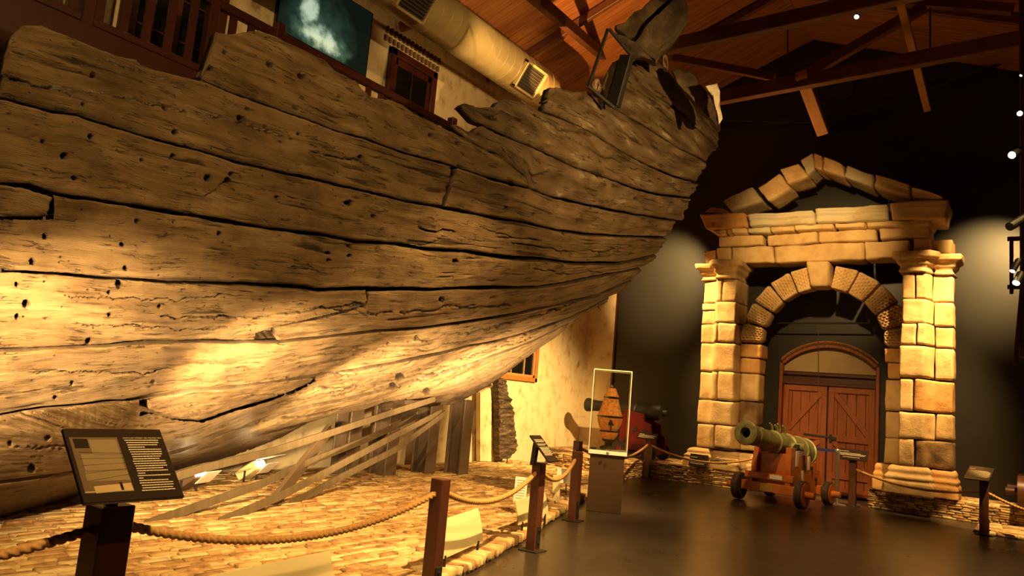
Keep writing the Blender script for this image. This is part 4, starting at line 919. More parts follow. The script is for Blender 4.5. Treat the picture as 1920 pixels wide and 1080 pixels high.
mb.build('printed_photograph', [flat('photo_dark_brown', (.12, .08, .045), .2), flat('photo_black', (.02, .013, .008), .2), flat('photo_brown', (.20, .145, .08), .2), flat('photo_sand', (.42, .3, .14), .2)], t)
S2L = [(0, .9), (0, 1), (0, .9), (0, 0), (0, 1), (0, .8), (0, 0), (0, 1), (0, 1), (0, .9), (0, 1), (0, 1), (0, .9), (0, 1), (0, .8)]
signboard((-3.99, 6.50, .99), .19, .33, .76, math.pi/2, 'narrow black sign tilted on the red post beside the limestone wall', '', S2L, stem=((-.1, -.02, -.17), (-.08, -.02, .05)))
signboard((pF[0]-.02, pF[1]-.05, .86), .42, .2, .7, 0, 'small dim black sign on the post before the red cannon', '', [(0, .3), (0, 1), (0, .9), (0, 1)])
signboard((pG[0]+.0, pG[1]-.06, .92), .52, .24, .9, 0, 'black sign with white script on the post before the arched door', '', [(0, .35), (0, 0), (0, .8), (0, 1), (0, .95), (0, 0), (.15, .8)])
signboard((pH[0]-.06, pH[1]-.06, .90), .34, .36, .55, -.2, 'tilted black sign with white text on the post at the lower right', '', [(0, .25), (0, 0), (0, .9), (0, 1), (0, 1), (0, 1), (0, 1), (0, 1), (0, 1), (0, .95)])
p = G(1328, 866, .34); signboard((-5.72, 15.33, .47), .38, .26, 1.2, 0, 'dim black sign leaning at the foot of the left stone column', '', [(0, .4), (0, 0), (0, 1), (0, 1), (0, .9)])

# ------------------------------------------------------------------ display case
cx, cy = -4.98, 9.66
case = thing('display_case', 'glass display case on a brown plinth right of the hull', 'display case', (cx-.02, cy+.19, 0), rotz=math.radians(27))
pw = .47
mb = MB(); mb.box((0, 0, .385), (pw, pw, .77), bev=.006); mb.build('plinth', PLINTH, case)
mb = MB(); mb.box((0, 0, .01), (pw-.06, pw-.06, .02)); mb.build('plinth_foot', IRON, case)
mb = MB(); mb.box((0, 0, .80), (.53, .52, .055), bev=.005); mb.build('case_tray', WHITE, case)
mb = MB(); mb.lathe([(0, .022), (.012, .022), (.014, .01)], (0, 0-.30, .80), (0, -1, 0), 14); mb.build('case_lock', CHROME, case)
cw, cd_, ch = .52, .51, 1.10
mb = MB(); z0 = .83
for s in (-1, 1): mb.box((s*cw/2, 0, z0+ch/2), (.010, cd_, ch), bev=.001); mb.box((0, 0+s*cd_/2, z0+ch/2), (cw-.012, .010, ch), bev=.001)
mb.box((0, 0, z0+ch+.004), (cw+.01, cd_+.01, .010), bev=.001); mb.build('glass_cover', GLASS, case)
mb = MB()
for sx in (-1, 1):
    for sy in (-1, 1): mb.box((sx*cw/2, sy*cd_/2, z0+ch/2), (.012, .012, ch), bev=.001)
for s in (-1, 1): mb.box((s*cw/2, 0, z0+ch), (.012, cd_, .014), bev=.001); mb.box((0, 0+s*cd_/2, z0+ch), (cw, .012, .014), bev=.001)
mb.build('case_edge', EDGE, case)
lan = thing('netted_lantern', 'orange netted lantern-shaped artefact on a dark stand inside the glass case', 'artefact', (cx-.02, cy+.19, .84), rotz=math.radians(27))
def fr(mb, prof, n=8, ph=0, m=0): mb.lathe(prof, (0, 0, 0), (0, 0, 1), n, m)
mb = MB(); fr(mb, [(.13, .05), (.14, .085), (.20, .125), (.235, .132)], 12); mb.build('lower_bowl', GOLD, lan)
mb = MB(); fr(mb, [(.255, .11), (.29, .14), (.36, .172), (.42, .18), (.435, .182)], 12); mb.build('middle_drum', GOLD, lan)
mb = MB(); fr(mb, [(.462, .175), (.47, .178), (.53, .155), (.62, .125), (.70, .108)], 12); mb.build('upper_hood', GOLD, lan)
mb = MB(); fr(mb, [(.73, .112), (.735, .113), (.78, .085), (.85, .058)], 12); mb.build('cap', GOLD, lan)
mb = MB(); fr(mb, [(.85, .012), (.87, .022), (.885, .012), (.90, .004)], 10); mb.build('finial', CHROME, lan)
mb = MB(); mb.tube([(0, 0, .03), (0, 0, .85)], .04, 10); mb.lathe([(0, .12), (.03, .11), (.05, .05), (.09, .05), (.12, .09), (.135, .09)], (0, 0, 0), (0, 0, 1), 16)
for z, r in ((.245, .135), (.449, .19), (.716, .118)): mb.lathe([(0, r-.01), (.006, r), (.012, r-.01)], (0, 0, z-.006), (0, 0, 1), 16)
mb.build('dark_core', RUST, lan)
mb = MB(); mb.box((.02, -.165, .345), (.07, .03, .025)); mb.box((0.02, -.155, .30), (.014, .03, .08)); mb.prism([(-.02, -.178, .36), (.05, -.178, .36), (.025, -.182, .41), (.005, -.182, .41)], (0, .03, 0)); mb.build('window_cutout', RUST, lan)
tag(MB().box((cx+.12, cy+.08, .836), (.2, .1, .006), Matrix.Rotation(.1, 3, 'Z')).build('caption_card', WHITE), 'small white caption card lying inside the glass case', 'card')
tag(MB().box((cx-.17, cy+.04, .84), (.08, .06, .02), Matrix.Rotation(.4, 3, 'Z')).build('caption_card', RUST), 'small dark fragment lying left inside the glass case', 'fragment').name = 'fragment'

# ------------------------------------------------------------------ cannons
def lathe_part(name, prof, ax, m, parent, n=40, label=None):
    mb = MB(); mb.lathe(prof, (0, 0, 0), ax, n); return autosmooth(mb.build(name, m, parent, label=label), 35)
def wheel(parent, c, r, w, ax=(1, 0, 0), side=1, m=CARR):
    mb = MB(); a = Vector(ax); mb.lathe([(-w/2, r-.012), (-w/2+.01, r), (w/2-.01, r), (w/2, r-.012)], c, a, 36)
    o = autosmooth(mb.build('wheel', RUST, parent), 35)
    mb = MB(); s = side; mb.lathe([(w/2*s, r-.03), (w/2*s+.008*s, r-.035), (w/2*s+.008*s, .02)], c, a, 36); mb.lathe([(w/2*s, .062), (w/2*s+.15*s, .055), (w/2*s+.155*s, .03)], c, a, 20)
    autosmooth(mb.build('hub', m, o), 35)
# bronze gun: local frame, barrel points to -Y
gx, gy = -3.78, 14.25
gun = thing('bronze_cannon', 'green bronze cannon on an orange-red wooden carriage in front of the arched door', 'cannon', (gx, gy, 0), rotz=math.radians(-8))
trz = 1.00
axd = Vector((0, -1, .13)).normalized(); T0 = Vector((0, -.05, trz))
prof = [(-1.45, .03), (-1.44, .09), (-1.36, .10), (-1.30, .06), (-1.22, .06), (-1.15, .15), (-1.08, .235), (-1.0, .265), (-.95, .27), (-.94, .245), (-.7, .235), (-.68, .255), (-.63, .255), (-.61, .23), (-.2, .215), (-.18, .235), (-.12, .235), (-.10, .205), (.35, .185), (.37, .2), (.42, .2), (.44, .178),
        (.95, .158), (1.12, .152), (1.14, .172), (1.18, .172), (1.2, .156), (1.30, .17), (1.38, .195), (1.43, .205), (1.46, .20), (1.475, .17), (1.475, .088), (1.2, .085)]
mb = MB(); mb.lathe(prof, T0, axd, 48); o = autosmooth(mb.build('barrel', BRONZE, gun), 30)
mb = MB(); e = T0+axd*1.3; mb.lathe([(-.0, .084), (.02, .084)], e, axd, 30); mb.build('bore', flat('bore_black', (.004, .004, .003), .9), gun)
up_ = (Vector((0, 0, 1))-axd*axd.z).normalized(); side = axd.cross(up_)
for dd in (.12, .34):
    for s in (-1, 1):
        mb = MB()
        c = T0+axd*dd+up_*.2+side*.07*s
        mb.tube([c-axd*.06, c-axd*.03+up_*.07, c+axd*.02+up_*.1, c+axd*.08+up_*.12], [.02, .026, .024, .014], 8)
        autosmooth(mb.build('dolphin_handle', BRONZE, gun), 50)
mb = MB(); mb.tube([T0+side*-.42, T0+side*.42], .065, 16); mb.build('trunnion', BRONZE, gun)
def cheek(s, m, par, name='cheek'):
    pr = [(-.42, .24), (-.48, .60), (-.42, .98), (-.1, .98), (.18, .96), (.2, .86), (.42, .84), (.44, .74), (.66, .72), (.68, .6), (.86, .58), (.9, .34), (.9, .2), (.3, .2), (.2, .3), (-.02, .3), (-.12, .2)]
    mb = MB(); x = s*.33; xt = s*.27
    mb.prism([(x-.045*s-(z-.2)*.06*s, y, z) for y, z in pr], (.09*s, 0, 0)); o = mb.build(name, m, par); return o
for s in (-1, 1):
    o = cheek(s, CARR, gun)
    mb = MB(); mb.prism([(s*.37-.02, y, z) for y, z in ((-.24, .94), (-.12, 1.04), (.02, 1.04), (.10, .94))], (-.09*s, 0, 0)); mb.build('cap_square', IRON, o)
    mb = MB()
    for y, z in ((.1, .70), (.42, .64), (.62, .44)): mb.lathe([(0, .028), (.03, .028)], (s*.35, y, z), (s, 0, 0), 10); mb.bar((s*.375, y, z+.02), (s*.375, y, z-.12), .014, .02)
    mb.build('iron_bolt', IRON, o)
    if s > 0:
        for y, z, w_, h_ in ((-.22, .80, .10, .26), (.30, .72, .09, .24), (.04, .48, .07, .24)): MB().box((.352+(.9-z)*.06*.3, y, z), (.012, w_, h_), bev=.002).build('white_label', WHITE, o, label='white card fixed to the cheek')
        MB().box((.362, .06, .74), (.01, .1, .24), bev=.002).build('carved_plate', RUST, o)
mb = MB(); mb.box((0, -.33, .62), (.60, .06, .5), bev=.006); mb.build('front_transom', CARR, gun)
mb = MB(); mb.box((0, -.52, .46), (.86, .09, .11), bev=.008); mb.box((-.34, -.50, .36), (.1, .1, .3), bev=.008); mb.box((.34, -.50, .36), (.1, .1, .3), bev=.008); mb.build('cross_rail', CARR, gun)
mb = MB(); mb.box((0, -.48, .27), (.98, .16, .16), bev=.01); mb.build('front_axletree', CARR, gun)
mb = MB(); mb.box((0, .72, .25), (.9, .16, .16), bev=.01); mb.build('rear_axletree', CARR, gun)
mb = MB(); mb.box((0, .1, .36), (.56, 1.0, .06), bev=.01); mb.build('bed', CARR, gun)
mb = MB(); mb.box((.14, -.570, .465), (.22, .006, .07), bev=.002); mb.build('white_label', WHITE, gun, label='white caption strip on the cross rail')
mb = MB(); mb.box((-.02, -.566, .275), (.24, .006, .13), bev=.002); mb.build('brass_plaque', BRASS, gun)
for s in (-1, 1):
    wheel(gun, Vector((s*.56, -.48, .235)), .23, .12, side=s); wheel(gun, Vector((s*.54, .78, .21)), .205, .12, side=s)
# black gun on the red carriage, pointing left
rg = thing('iron_cannon', 'black iron cannon on a red carriage beside the limestone wall, pointing left', 'cannon', (-7.15, 15.6, .34))
lathe_part('barrel', [(-.6, .03), (-.58, .07), (-.5, .07), (-.45, .15), (-.3, .175), (.1, .165), (.12, .18), (.18, .18), (.2, .15), (.7, .13), (1.05, .12), (1.2, .125), (1.3, .15), (1.35, .155), (1.38, .14), (1.38, .06), (1.2, .055)], (-1, 0, .02), IRON, rg).location = (0, 0, 1.02)
for s in (-1, 1):
    pr = [(-.38, .18), (-.36, .8), (-.28, 1.02), (.16, .96), (.18, .8), (.34, .76), (.36, .56), (.46, .5), (.5, .18)]
    mb = MB(); mb.prism([(x, s*.25-.035, z) for x, z in pr], (0, .07, 0)); o = mb.build('cheek', REDP, rg)
    mb = MB()
    for x, z in ((.0, .62), (.22, .6), (-.2, .4), (.3, .3)): mb.lathe([(0, .05), (.02, .05)], (x, s*.285, z), (0, s, 0), 12)
    mb.build('iron_bolt', IRON, o)
    for x in (-.3, .38): 
        mb = MB(); mb.lathe([(-.05, .17), (.05, .17)], (x, s*.38, .18), (0, 1, 0), 28); w = autosmooth(mb.build('wheel', IRON, rg), 35); MB().lathe([(.05, .05), (.12, .05)], (x, s*.38, .18), (0, s, 0), 14).build('hub', REDP, w)
MB().box((-.34, 0, .5), (.06, .46, .5)).build('front_transom', REDP, rg); MB().box((0, 0, .25), (.6, .46, .08)).build('bed', REDP, rg)
for x in (-.3, .38): MB().box((x, 0, .18), (.12, .9, .12)).build('axletree', REDP, rg)
# gun carriage cut by the right edge
c3 = WY(1898, 905, 14.9); cc = thing('iron_cannon', 'dark cannon carriage cut by the right edge of view', 'cannon', (c3[0]+.75, 15.75, .33))
for s in (-1, 1):
    for y in (-.3, .6):
        if y > 0 or s < 0 or True:
            mb = MB(); mb.lathe([(-.07, .27), (.07, .27)], (s*.62, y, .28), (1, 0, 0), 36); w = autosmooth(mb.build('wheel', POSTM, cc), 35); MB().lathe([(.07, .07), (.24, .062)], (s*.62, y, .28), (s, 0, 0), 18).build('hub', REDW, w)
    mb = MB(); mb.prism([(s*.32-.04, y, z) for y, z in ((-.45, .2), (-.4, .9), (.1, .9), (.4, .7), (.8, .4), (.8, .2))], (.08, 0, 0)); mb.build('cheek', REDW, cc)
MB().box((0, -.3, .28), (1.1, .14, .14)).build('axletree', REDW, cc); MB().box((0, .6, .28), (1.1, .14, .14)).build('axletree', REDW, cc)
mb = MB(); mb.lathe([(-.9, .05), (-.8, .18), (0, .17), (1.0, .12), (1.1, .15), (1.12, .05)], (0, .1, .98), (0, -1, .05), 32); autosmooth(mb.build('barrel', IRON, cc), 35)

# ------------------------------------------------------------------ small things
sx, sy = -3.06, 15.25
stn = thing('belt_stanchion', 'chrome stanchion with a blue belt in front of the arched door', 'stanchion', (sx, sy, 0))
mb = MB(); mb.lathe([(0, .17), (.012, .168), (.022, .12), (.03, .035), (.04, .038), (.93, .038), (.94, .044), (.99, .044), (1.0, .038)], (0, 0, 0), (0, 0, 1), 28); autosmooth(mb.build('pole', CHROME, stn), 35)
mb = MB(); mb.bar((-.03, 0, .955), (-1.5, .25, .98), .004, .05); mb.build('belt', BLUE, stn)
def curved_panel(px_tl, px_tr, px_br, px_bl, zt, zb_, label, legs=True, m=CREAM):
    a = G(*px_bl, zb_); b = G(*px_br, zb_); t = thing('reading_panel', label, 'panel', tuple(a[:2])+(.06,), 'cream panels on the brick paving')
    a = Vector(a)-t.location; b = Vector(b)-t.location; h = zt-zb_; d = (b-a); nx = Vector((-d.y, d.x, 0)).normalized(); n = 10; V = []; Fs = []
    for i in range(n+1):
        s = i/n; off = nx*(.10*h/.4*(s**1.6)); z = h*s; sk = d*.06*s
        for p in (a+sk*0, b+sk*0): V.append(p+off+Vector((0, 0, z)))
        for p in (a, b): V.append(p+off+Vector((0, 0, z))+nx*.012)
    for i in range(n):
        k = i*4; Fs += [(k, k+1, k+5, k+4), (k+3, k+2, k+6, k+7), (k+2, k, k+4, k+6), (k+1, k+3, k+7, k+5)]
    Fs += [(2, 3, 1, 0), (n*4, n*4+1, n*4+3, n*4+2)]
    mk('panel', V, Fs, m, t, smooth=False)
    for s in (.12, .88): p = a.lerp(b, s); MB().tube([(p.x, p.y, -.02), (p.x, p.y, a.z+.02)], .012, 8).build('support_pin', IRON, t)
curved_panel((832, 980), (902, 956), (905, 1015), (823, 1052), .44, .16, 'curved cream panel standing right of the plain red post')
curved_panel((400, 1080), (622, 1034), (625, 1120), (380, 1190), .36, .08, 'large cream panel at the bottom edge of view')
curved_panel((985, 935), (1022, 925), (1028, 965), (972, 985), .40, .16, 'folded cream panel behind the narrow sign post')
def card(x, y, zc, w, h, yaw, label, m=WHITE, lines=True, tilt=.25):
    g = G(x, y, zc); t = thing('label_card', label, 'card', tuple(g[:2])+(.06,), 'white cards on the brick paving', yaw)
    r = Matrix.Rotation(-tilt, 3, 'X'); mb = MB(); mb.box((0, 0, zc-.06), (w, .008, h), r, bev=.002); mb.build('card', m, t)
    mb = MB(); mb.tube([(0, .02, -.02), (0, .02, zc-.1)], .008, 6); mb.build('stem', STRAP, t)
    if lines:
        mb = MB()
        for i in range(8): mb.box(r @ Vector((0, -.005, h*.36-i*h*.1))+Vector((0, 0, zc-.06)), (w*.7, .001, h*.03), r, bev=.0001)
        mb.build('printed_lines', flat('grey_ink', (.3, .26, .2), .6), t)
card(976, 918, .36, .15, .30, .5, 'small white text card on the bricks left of the narrow sign post')
card(1063, 893, .36, .30, .24, .5, 'wide white card on the bricks left of the display case', tilt=.6, lines=False)
card(1043, 915, .30, .10, .34, .7, 'narrow cream card in front of the wide white card', m=CREAM, lines=False)
# plank artefact leaning at the wall
pz = [(922, 712), (946, 715), (952, 745), (950, 760), (957, 790), (955, 815), (960, 840), (957, 855), (945, 862), (928, 864), (924, 830), (921, 780)]
pts = [Vector(WX(x, y, -9.0-(864-y)*.0011)) for x, y in pz]
t = thing('hull_fragment', 'dark flaking wood fragment standing against the limestone wall', 'wood fragment', (-9.04, 13.0, .06))
zt = 1.72; V = []; Fs = []; ny, nz = 14, 60
Lz = [(.10, .0), (.16, -.03), (.9, -.14), (1.3, -.2), (1.72, -.33)]; Rz = [(.10, .3), (.2, .52), (.35, .58), (.6, .5), (.85, .42), (1.0, .36), (1.15, .3), (1.4, .14), (1.72, -.02)]
for face in (0, 1):
    for k in range(nz+1):
        z = .10+(zt-.10)*k/nz; l = np.interp(z, [q[0] for q in Lz], [q[1] for q in Lz])+.02*(random.random()-.5); r2 = np.interp(z, [q[0] for q in Rz], [q[1] for q in Rz])+.05*(mnoise.noise(Vector((z*9, 0, 0))))
        for i in range(ny+1):
            y = l+(r2-l)*i/ny; d = abs(mnoise.noise(Vector((y*2, 0, z*11+.6*y))))*.09+mnoise.noise(Vector((y*14, 3, z*20)))*.02
            V.append((.03+d-.25*(z*.06) if face == 0 else -.09-.25*(z*.06), y, z))
K = (ny+1)*(nz+1)
for k in range(nz):
    for i in range(ny):
        q = k*(ny+1)+i; Fs.append((q, q+1, q+ny+2, q+ny+1)); Fs.append((q+K, q+K+ny+1, q+K+ny+2, q+K+1))
    q = k*(ny+1); Fs.append((q, q+ny+1, q+ny+1+K, q+K)); q += ny; Fs.append((q, q+K, q+ny+1+K, q+ny+1))
for i in range(ny): Fs.append((i, i+K, i+1+K, i+1)); q = nz*(ny+1)+i; Fs.append((q, q+1, q+1+K, q+K))
mk('timber', V, Fs, mat('flaking_wood', [(.018, .011, .006), (.055, .034, .017), (.16, .1, .055)], (3, 3, 14), .7, .8, .02, detail=9), t)
MB().tube([(.02, .12, -.01), (.02, .1, .15)], .015, 8).build('support_pin', STRAP, t); MB().tube([(.02, .3, -.01), (.02, .28, .15)], .015, 8).build('support_pin', STRAP, t)
mb = MB(); b0 = Vector(WX(895, 864, -9.25)); b1 = Vector(WX(925, 864, -9.25))
mb.prism([WX(893, 735, -9.3), WX(922, 722, -9.3), WX(926, 864, -9.3), WX(893, 864, -9.3)], (.1, 0, 0)); tag(mb.build('stone_pilaster', LIME), 'rough stone edge of the wall left of the leaning wood fragment', 'pilaster')
# swivel-like iron artefact on the right platform
g = (-2.0, 15.70, .33); t = thing('iron_artefact', 'small rusted iron fitting on thin pins in front of the right stone column', 'artefact', tuple(G(1688, 912, .33)[:2])+(.33,))
t.location = (-2.05, 15.70-.08, .33)
mb = MB(); mb.tube([(-.2, 0, .17), (-.1, 0, .17), (0, 0, .18), (.1, 0, .15), (.24, 0, .13)], [.03, .045, .07, .04, .01], 10); mb.tube([(0, 0, .15), (0, 0, .3), (.01, 0, .38)], [.05, .05, .06], 10); autosmooth(mb.build('fitting', RUST, t), 50)
for x in (-.12, 0, .12): MB().tube([(x, 0, 0), (x, 0, .16)], .006, 6).build('support_pin', IRON, t)
t = thing('iron_artefact', 'dark elongated iron piece beside the sign at the left column foot', 'artefact', (-5.2, 15.42, .35))
mb = MB(); mb.tube([(-.3, 0, .14), (-.15, 0, .16), (0, 0, .13), (.2, 0, .08), (.34, .0, .05)], [.05, .07, .06, .045, .02], 10); autosmooth(mb.build('fitting', RUST, t), 50)

# ------------------------------------------------------------------ left wall fittings: window, gallery, picture, duct
wn = thing('window_1', '', '', WX(975, 690, WALLX)); del wn['label']; del wn['category']; wn['kind'] = 'structure'
a = WX(1006, 660, WALLX); b = WX(1003, 717, WALLX); wy1 = a[1]; wz0 = b[2]; wy0 = wy1-1.5; wz1 = wz0+1.3
def wbox(mb, y0, y1, z0, z1, d0, d1, m=0): mb.box((WALLX+(d0+d1)/2-wn.location.x, (y0+y1)/2-wn.location.y, (z0+z1)/2-wn.location.z), (d1-d0, y1-y0, z1-z0), bev=.004, m=m)
mb = MB(); wbox(mb, wy0, wy1, wz0, wz0+.09, 0, .08); wbox(mb, wy0, wy1, wz1-.09, wz1, 0, .08); wbox(mb, wy1-.09, wy1, wz0, wz1, 0, .08); wbox(mb, wy0, wy0+.09, wz0, wz1, 0, .08)
mb.build('window_frame', mat('orange_window_frame', [(.38, .10, .02), (.5, .15, .03)], (8, 8, 8), .45), wn)
mb = MB(); wbox(mb, wy0+.09, wy1-.09, wz0+.09, wz0+.15, 0, .05); wbox(mb, wy1-.15, wy1-.09, wz0+.09, wz1-.09, 0, .05)
for k in (1, 2): wbox(mb, wy0+k*.5-.015, wy0+k*.5+.015, wz0+.09, wz1-.09, 0, .04)
wbox(mb, wy0, wy1, (wz0+wz1)/2-.015, (wz0+wz1)/2+.015, 0, .04); mb.build('sash', mat('tan_sash', [(.3, .16, .06), (.4, .22, .08)], (8, 8, 8), .5), wn)
mb = MB(); wbox(mb, wy0+.05, wy1-.05, wz0+.05, wz1-.05, 0, .012); mb.build('pane', GLASSDARK, wn)
# gallery deck and railing
RX_ = -8.5
slab('floor_gallery_deck', WALLX, RX_+.05, -3, 10.2, 4.72, 4.95, BEAM)
slab('trim_2', RX_+.05, RX_+.10, -3, 10.2, 4.62, 5.02, REDW)
rail = thing('gallery_railing', 'dark red timber railing along the upper gallery behind the hull', 'railing', (RX_, 3, 4.95))
def rp_(mb, name, m=REDW): o = mb.build(name, m, rail); o.data.transform(Matrix.Translation((-RX_, -3, -4.95))); return o
rp_(MB().box((RX_, 3.6, 6.02), (.09, 13.2, .12)), 'top_rail'); rp_(MB().box((RX_, 3.6, 5.10), (.07, 13.2, .09)), 'bottom_rail')
for y in (-2.2, .6, 3.68, 5.13, 6.12, 9.9): rp_(MB().box((RX_, y, 5.58), (.13, .13, 1.22), bev=.01), 'newel_post')
y = -2.4
while y < 10.1:
    if all(abs(y-q) > .12 for q in (-2.2, .6, 3.68, 5.13, 6.12, 9.9)): rp_(MB().box((RX_, y, 5.56), (.04, .10, .86), bev=.004), 'baluster')
    y += .27
# glazed upper doors
def glazed(name, y0, y1, z0, z1, nl, nz, X=WALLX):
    t = thing(name, '', '', (X, (y0+y1)/2, z0)); del t['label']; del t['category']; t['kind'] = 'structure'
    mb = MB(); H = z1-z0; W_ = y1-y0
    mb.box((.05, -W_/2+.07, H/2), (.1, .14, H)); mb.box((.05, W_/2-.07, H/2), (.1, .14, H)); mb.box((.05, 0, H-.07), (.1, W_, .14)); mb.build('door_frame', REDW, t)
    for k in range(nl):
        a = -W_/2+.14+(W_-.28)*k/nl; b = a+(W_-.28)/nl; c = (a+b)/2; w = b-a; mb = MB()
        for yy in (a+.04, b-.04): mb.box((.03, yy, H/2-.07), (.05, .08, H-.14))
        mb.box((.03, c, .12), (.05, w, .24)); mb.box((.03, c, H-.2), (.05, w, .12)); mb.box((.035, c, H/2), (.03, .025, H-.2))
        for j in range(1, nz): mb.box((.035, c, .2+(H-.4)*j/nz), (.03, w-.1, .025))
        lf = mb.build('door_leaf', REDW, t); MB().box((.015, c, H/2-.05), (.02, w-.1, H-.2), bev=.002).build('pane', GLASSDARK, lf)
    return t
glazed('door_2', 4.43, 5.85, 4.95, 7.6, 2, 4)
glazed('door_3', 9.05, 10.3, 4.95, 7.33, 1, 3)
mb = MB()
for i in range(14): 
    y = 8.93+i*.108
    mb.box((WALLX+.03, y, 7.44), (.05, .055, .1)); mb.box((WALLX+.03, y+.02, 7.60), (.05, .055, .12))
mb.build('trim_3', mat('dark_header_bricks', [(.16, .08, .035), (.24, .13, .06)], (9, 9, 9), .8), kind='structure')
# large backlit picture
pic = thing('backlit_picture', 'large dark green picture with a pale misty shape on the upper wall', 'picture', (WALLX+.03, 7.6, 7.0))
MB().box((0, 0, .12), (.06, 1.9, 1.15), bev=.005).build('picture_frame', SIGNB, pic)
pm = bpy.data.materials.new('misty_green_picture'); pm.use_nodes = True; nt = pm.node_tree; b = nt.nodes['Principled BSDF']
tc = N(nt, 'ShaderNodeTexCoord'); n_ = N(nt, 'ShaderNodeTexNoise', Scale=6, Detail=10); nt.links.new(tc.outputs['Object'], n_.inputs['Vector'])
wv = N(nt, 'ShaderNodeMix', data_type='RGBA', blend_type='LINEAR_LIGHT'); wv.inputs[0].default_value = .14; nt.links.new(tc.outputs['Object'], wv.inputs[6]); nt.links.new(n_.outputs['Color'], wv.inputs[7])
def blob(loc, sc):
    m1 = N(nt, 'ShaderNodeMapping'); m1.vector_type = 'POINT'; m1.inputs['Location'].default_value = loc; m1.inputs['Scale'].default_value = sc
    nt.links.new(wv.outputs[2], m1.inputs[0]); g1 = N(nt, 'ShaderNodeTexGradient', gradient_type='SPHERICAL'); nt.links.new(m1.outputs[0], g1.inputs[0]); return g1.outputs[1]
b1 = blob((0, 1.6, -.25), (1, 4.2, 1.9)); b2 = blob((0, .1, .9), (1, 1.5, 4.0)); b3 = blob((0, .15, .1), (1, 1.0, 1.1))
m1 = N(nt, 'ShaderNodeMath', operation='MAXIMUM'); nt.links.new(b1, m1.inputs[0]); nt.links.new(b2, m1.inputs[1])
m2 = N(nt, 'ShaderNodeMath', operation='MULTIPLY_ADD'); nt.links.new(b3, m2.inputs[0]); m2.inputs[1].default_value = .25; nt.links.new(m1.outputs[0], m2.inputs[2])
mm = N(nt, 'ShaderNodeMath', operation='MULTIPLY'); nt.links.new(m2.outputs[0], mm.inputs[0]); nt.links.new(n_.outputs[0], mm.inputs[1])
r = N(nt, 'ShaderNodeValToRGB'); nt.links.new(mm.outputs[0], r.inputs[0]); e = r.color_ramp.elements; e[0].color = (.003, .010, .007, 1); e[0].position = .02; e[1].position = .5; e[1].color = (.62, .8, .6, 1)
x_ = e.new(.2); x_.color = (.06, .13, .09, 1); nt.links.new(r.outputs[0], b.inputs['Base Color']); nt.links.new(r.outputs[0], b.inputs['Emission Color']); b.inputs['Emission Strength'].default_value = .7; b.inputs['Roughness'].default_value = .3
MB().box((.035, 0, .12), (.01, 1.84, 1.1), bev=.001).build('picture_face', pm, pic)
# duct
duct = thing('ventilation_duct', 'long round buff ventilation duct hanging below the left roof slope', 'duct', (-7.6, 9, 7.12))
DR = .36; DX_ = -7.6; DZ_ = 7.12
mb = MB(); prof = []
for i in range(60):
    y = -10+i*(10+2.35)/59
    prof += [(y, DR), (y+.004, DR+.004)]
mb.lathe(prof[:-1]+[(2.35, DR), (2.5, DR-.02), (2.62, DR-.12), (2.66, 0.02)], (0, 0, 0), (0, 1, 0), 48); autosmooth(mb.build('pipe', DUCTM, duct), 40)
for yy in (WX(778, 10, DX_+.3)[1], WX(992, 155, DX_+.3)[1]):
    r_ = Matrix.Rotation(math.radians(-35), 3, 'Y').to_3x3(); rr = Matrix.Rotation(math.radians(33), 3, 'Y')
    nrm = Vector((math.cos(math.radians(-33)), 0, math.sin(math.radians(-33)))); c = nrm*(DR+.02)+Vector((0, yy-9, 0)); tv = Vector((0, 1, 0)); uv_ = nrm.cross(tv); Rm = Matrix((nrm, tv, uv_)).transposed()
    mb = MB(); hw, hh = .29, .23
    for s in (-1, 1): mb.box(c+tv*s*hw, (.09, .04, hh*2+.04), Rm); mb.box(c+uv_*s*hh, (.09, hw*2+.04, .04), Rm)
    g_ = mb.build('vent_grille', DUCTM, duct)
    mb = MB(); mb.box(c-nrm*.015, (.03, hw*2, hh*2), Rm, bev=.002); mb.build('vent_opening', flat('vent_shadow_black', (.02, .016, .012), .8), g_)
    mb = MB()
    for i in range(9): mb.box(c+uv_*(-hh+hh*2*(i+.5)/9)+nrm*.01, (.03, hw*2, .008), Rm @ Matrix.Rotation(.5, 3, 'Y'), bev=.001)
    mb.build('slat', STEEL, g_)

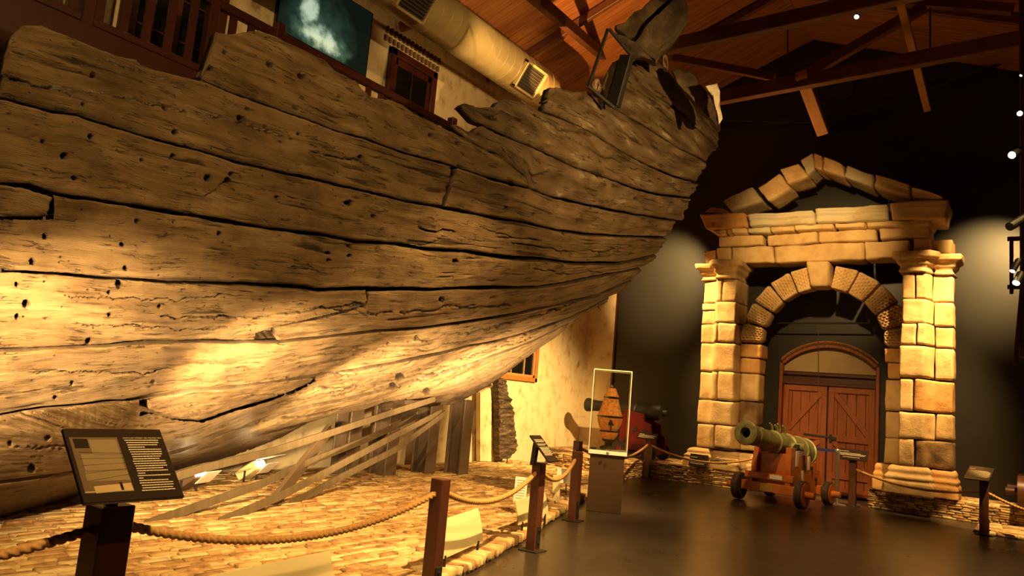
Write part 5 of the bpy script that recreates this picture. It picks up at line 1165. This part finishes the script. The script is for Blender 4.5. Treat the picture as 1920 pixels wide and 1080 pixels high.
# ------------------------------------------------------------------ spotlights
def tracklight(px, py, d, tgt, label, L=.22, bright=True, r=.05):
    c = Vector(P(px, py, d)); t = thing('track_spotlight', label, 'spotlight', c, 'small ceiling spotlights'); ax = (Vector(tgt)-c).normalized()
    mb = MB(); mb.lathe([(-L, r*.8), (-L+.02, r), (0, r), (0, r*.9), (-.02, r*.85)], (0, 0, 0), ax, 20); autosmooth(mb.build('lamp_housing', IRON, t), 40)
    mb = MB(); mb.lathe([(-.012, r*.84), (-.008, r*.84)], (0, 0, 0), ax, 20); mb.build('lamp_face', LAMPE, t)
    mb = MB(); mb.bar(-ax*L*.5, -ax*L*.5+Vector((.1, .05, .15)), .02, .02); mb.build('yoke', IRON, t); return t
V0 = Vector(C0)
tracklight(1598, 14, 12.0, (-3, 6, 0), 'upper of the two spotlights by the ceiling ridge', r=.04)
tracklight(1606, 32, 12.0, (-3, 6, 0), 'lower of the two spotlights by the ceiling ridge', r=.04)
tracklight(1897, 291, 10.5, (-3, 6, 2), 'white spotlight sticking out left of the dark red post', r=.055)
tracklight(1912, 213, 10.8, (-1.5, 5, 2), 'bright spotlight high on the dark red post', r=.04)
tracklight(1914, 142, 11.0, (-2.5, 9, 0), 'topmost dim spotlight on the dark red post', r=.02)
tracklight(1905, 531, 10.2, (-1.5, 9, 0), 'lowest bright spotlight on the dark red post', r=.05)
tracklight(1898, 509, 10.25, (-1.8, 10, 0), 'small spotlight just above the lowest one on the right', r=.04)
c = Vector(P(1915, 415, 10.9))
t = thing('slatted_post', 'dark red timber post with spotlights at the right edge of view', 'post', (c.x, c.y, 0))
mb = MB(); mb.box((0.05, 0, 5.4), (.14, .14, 5.6)); mb.build('post', REDW, t)
mb = MB(); mb.box((.0, .05, 3.6), (.34, .05, .06)); mb.box((0, .05, 4.3), (.34, .05, .06)); mb.box((-.12, .05, 3.9), (.05, .05, .8)); mb.box((-.02, -.05, 3.2), (.06, .05, 1.4), Matrix.Rotation(.08, 3, 'Y')); mb.build('rail', REDW, t)
mb = MB(); c1 = Vector(P(1893, 425, 10.3))-t.location; c2 = Vector(P(1935, 400, 10.5))-t.location; mb.tube([c1, c2], .06, 16); mb.build('dark_lamp_housing', IRON, t)
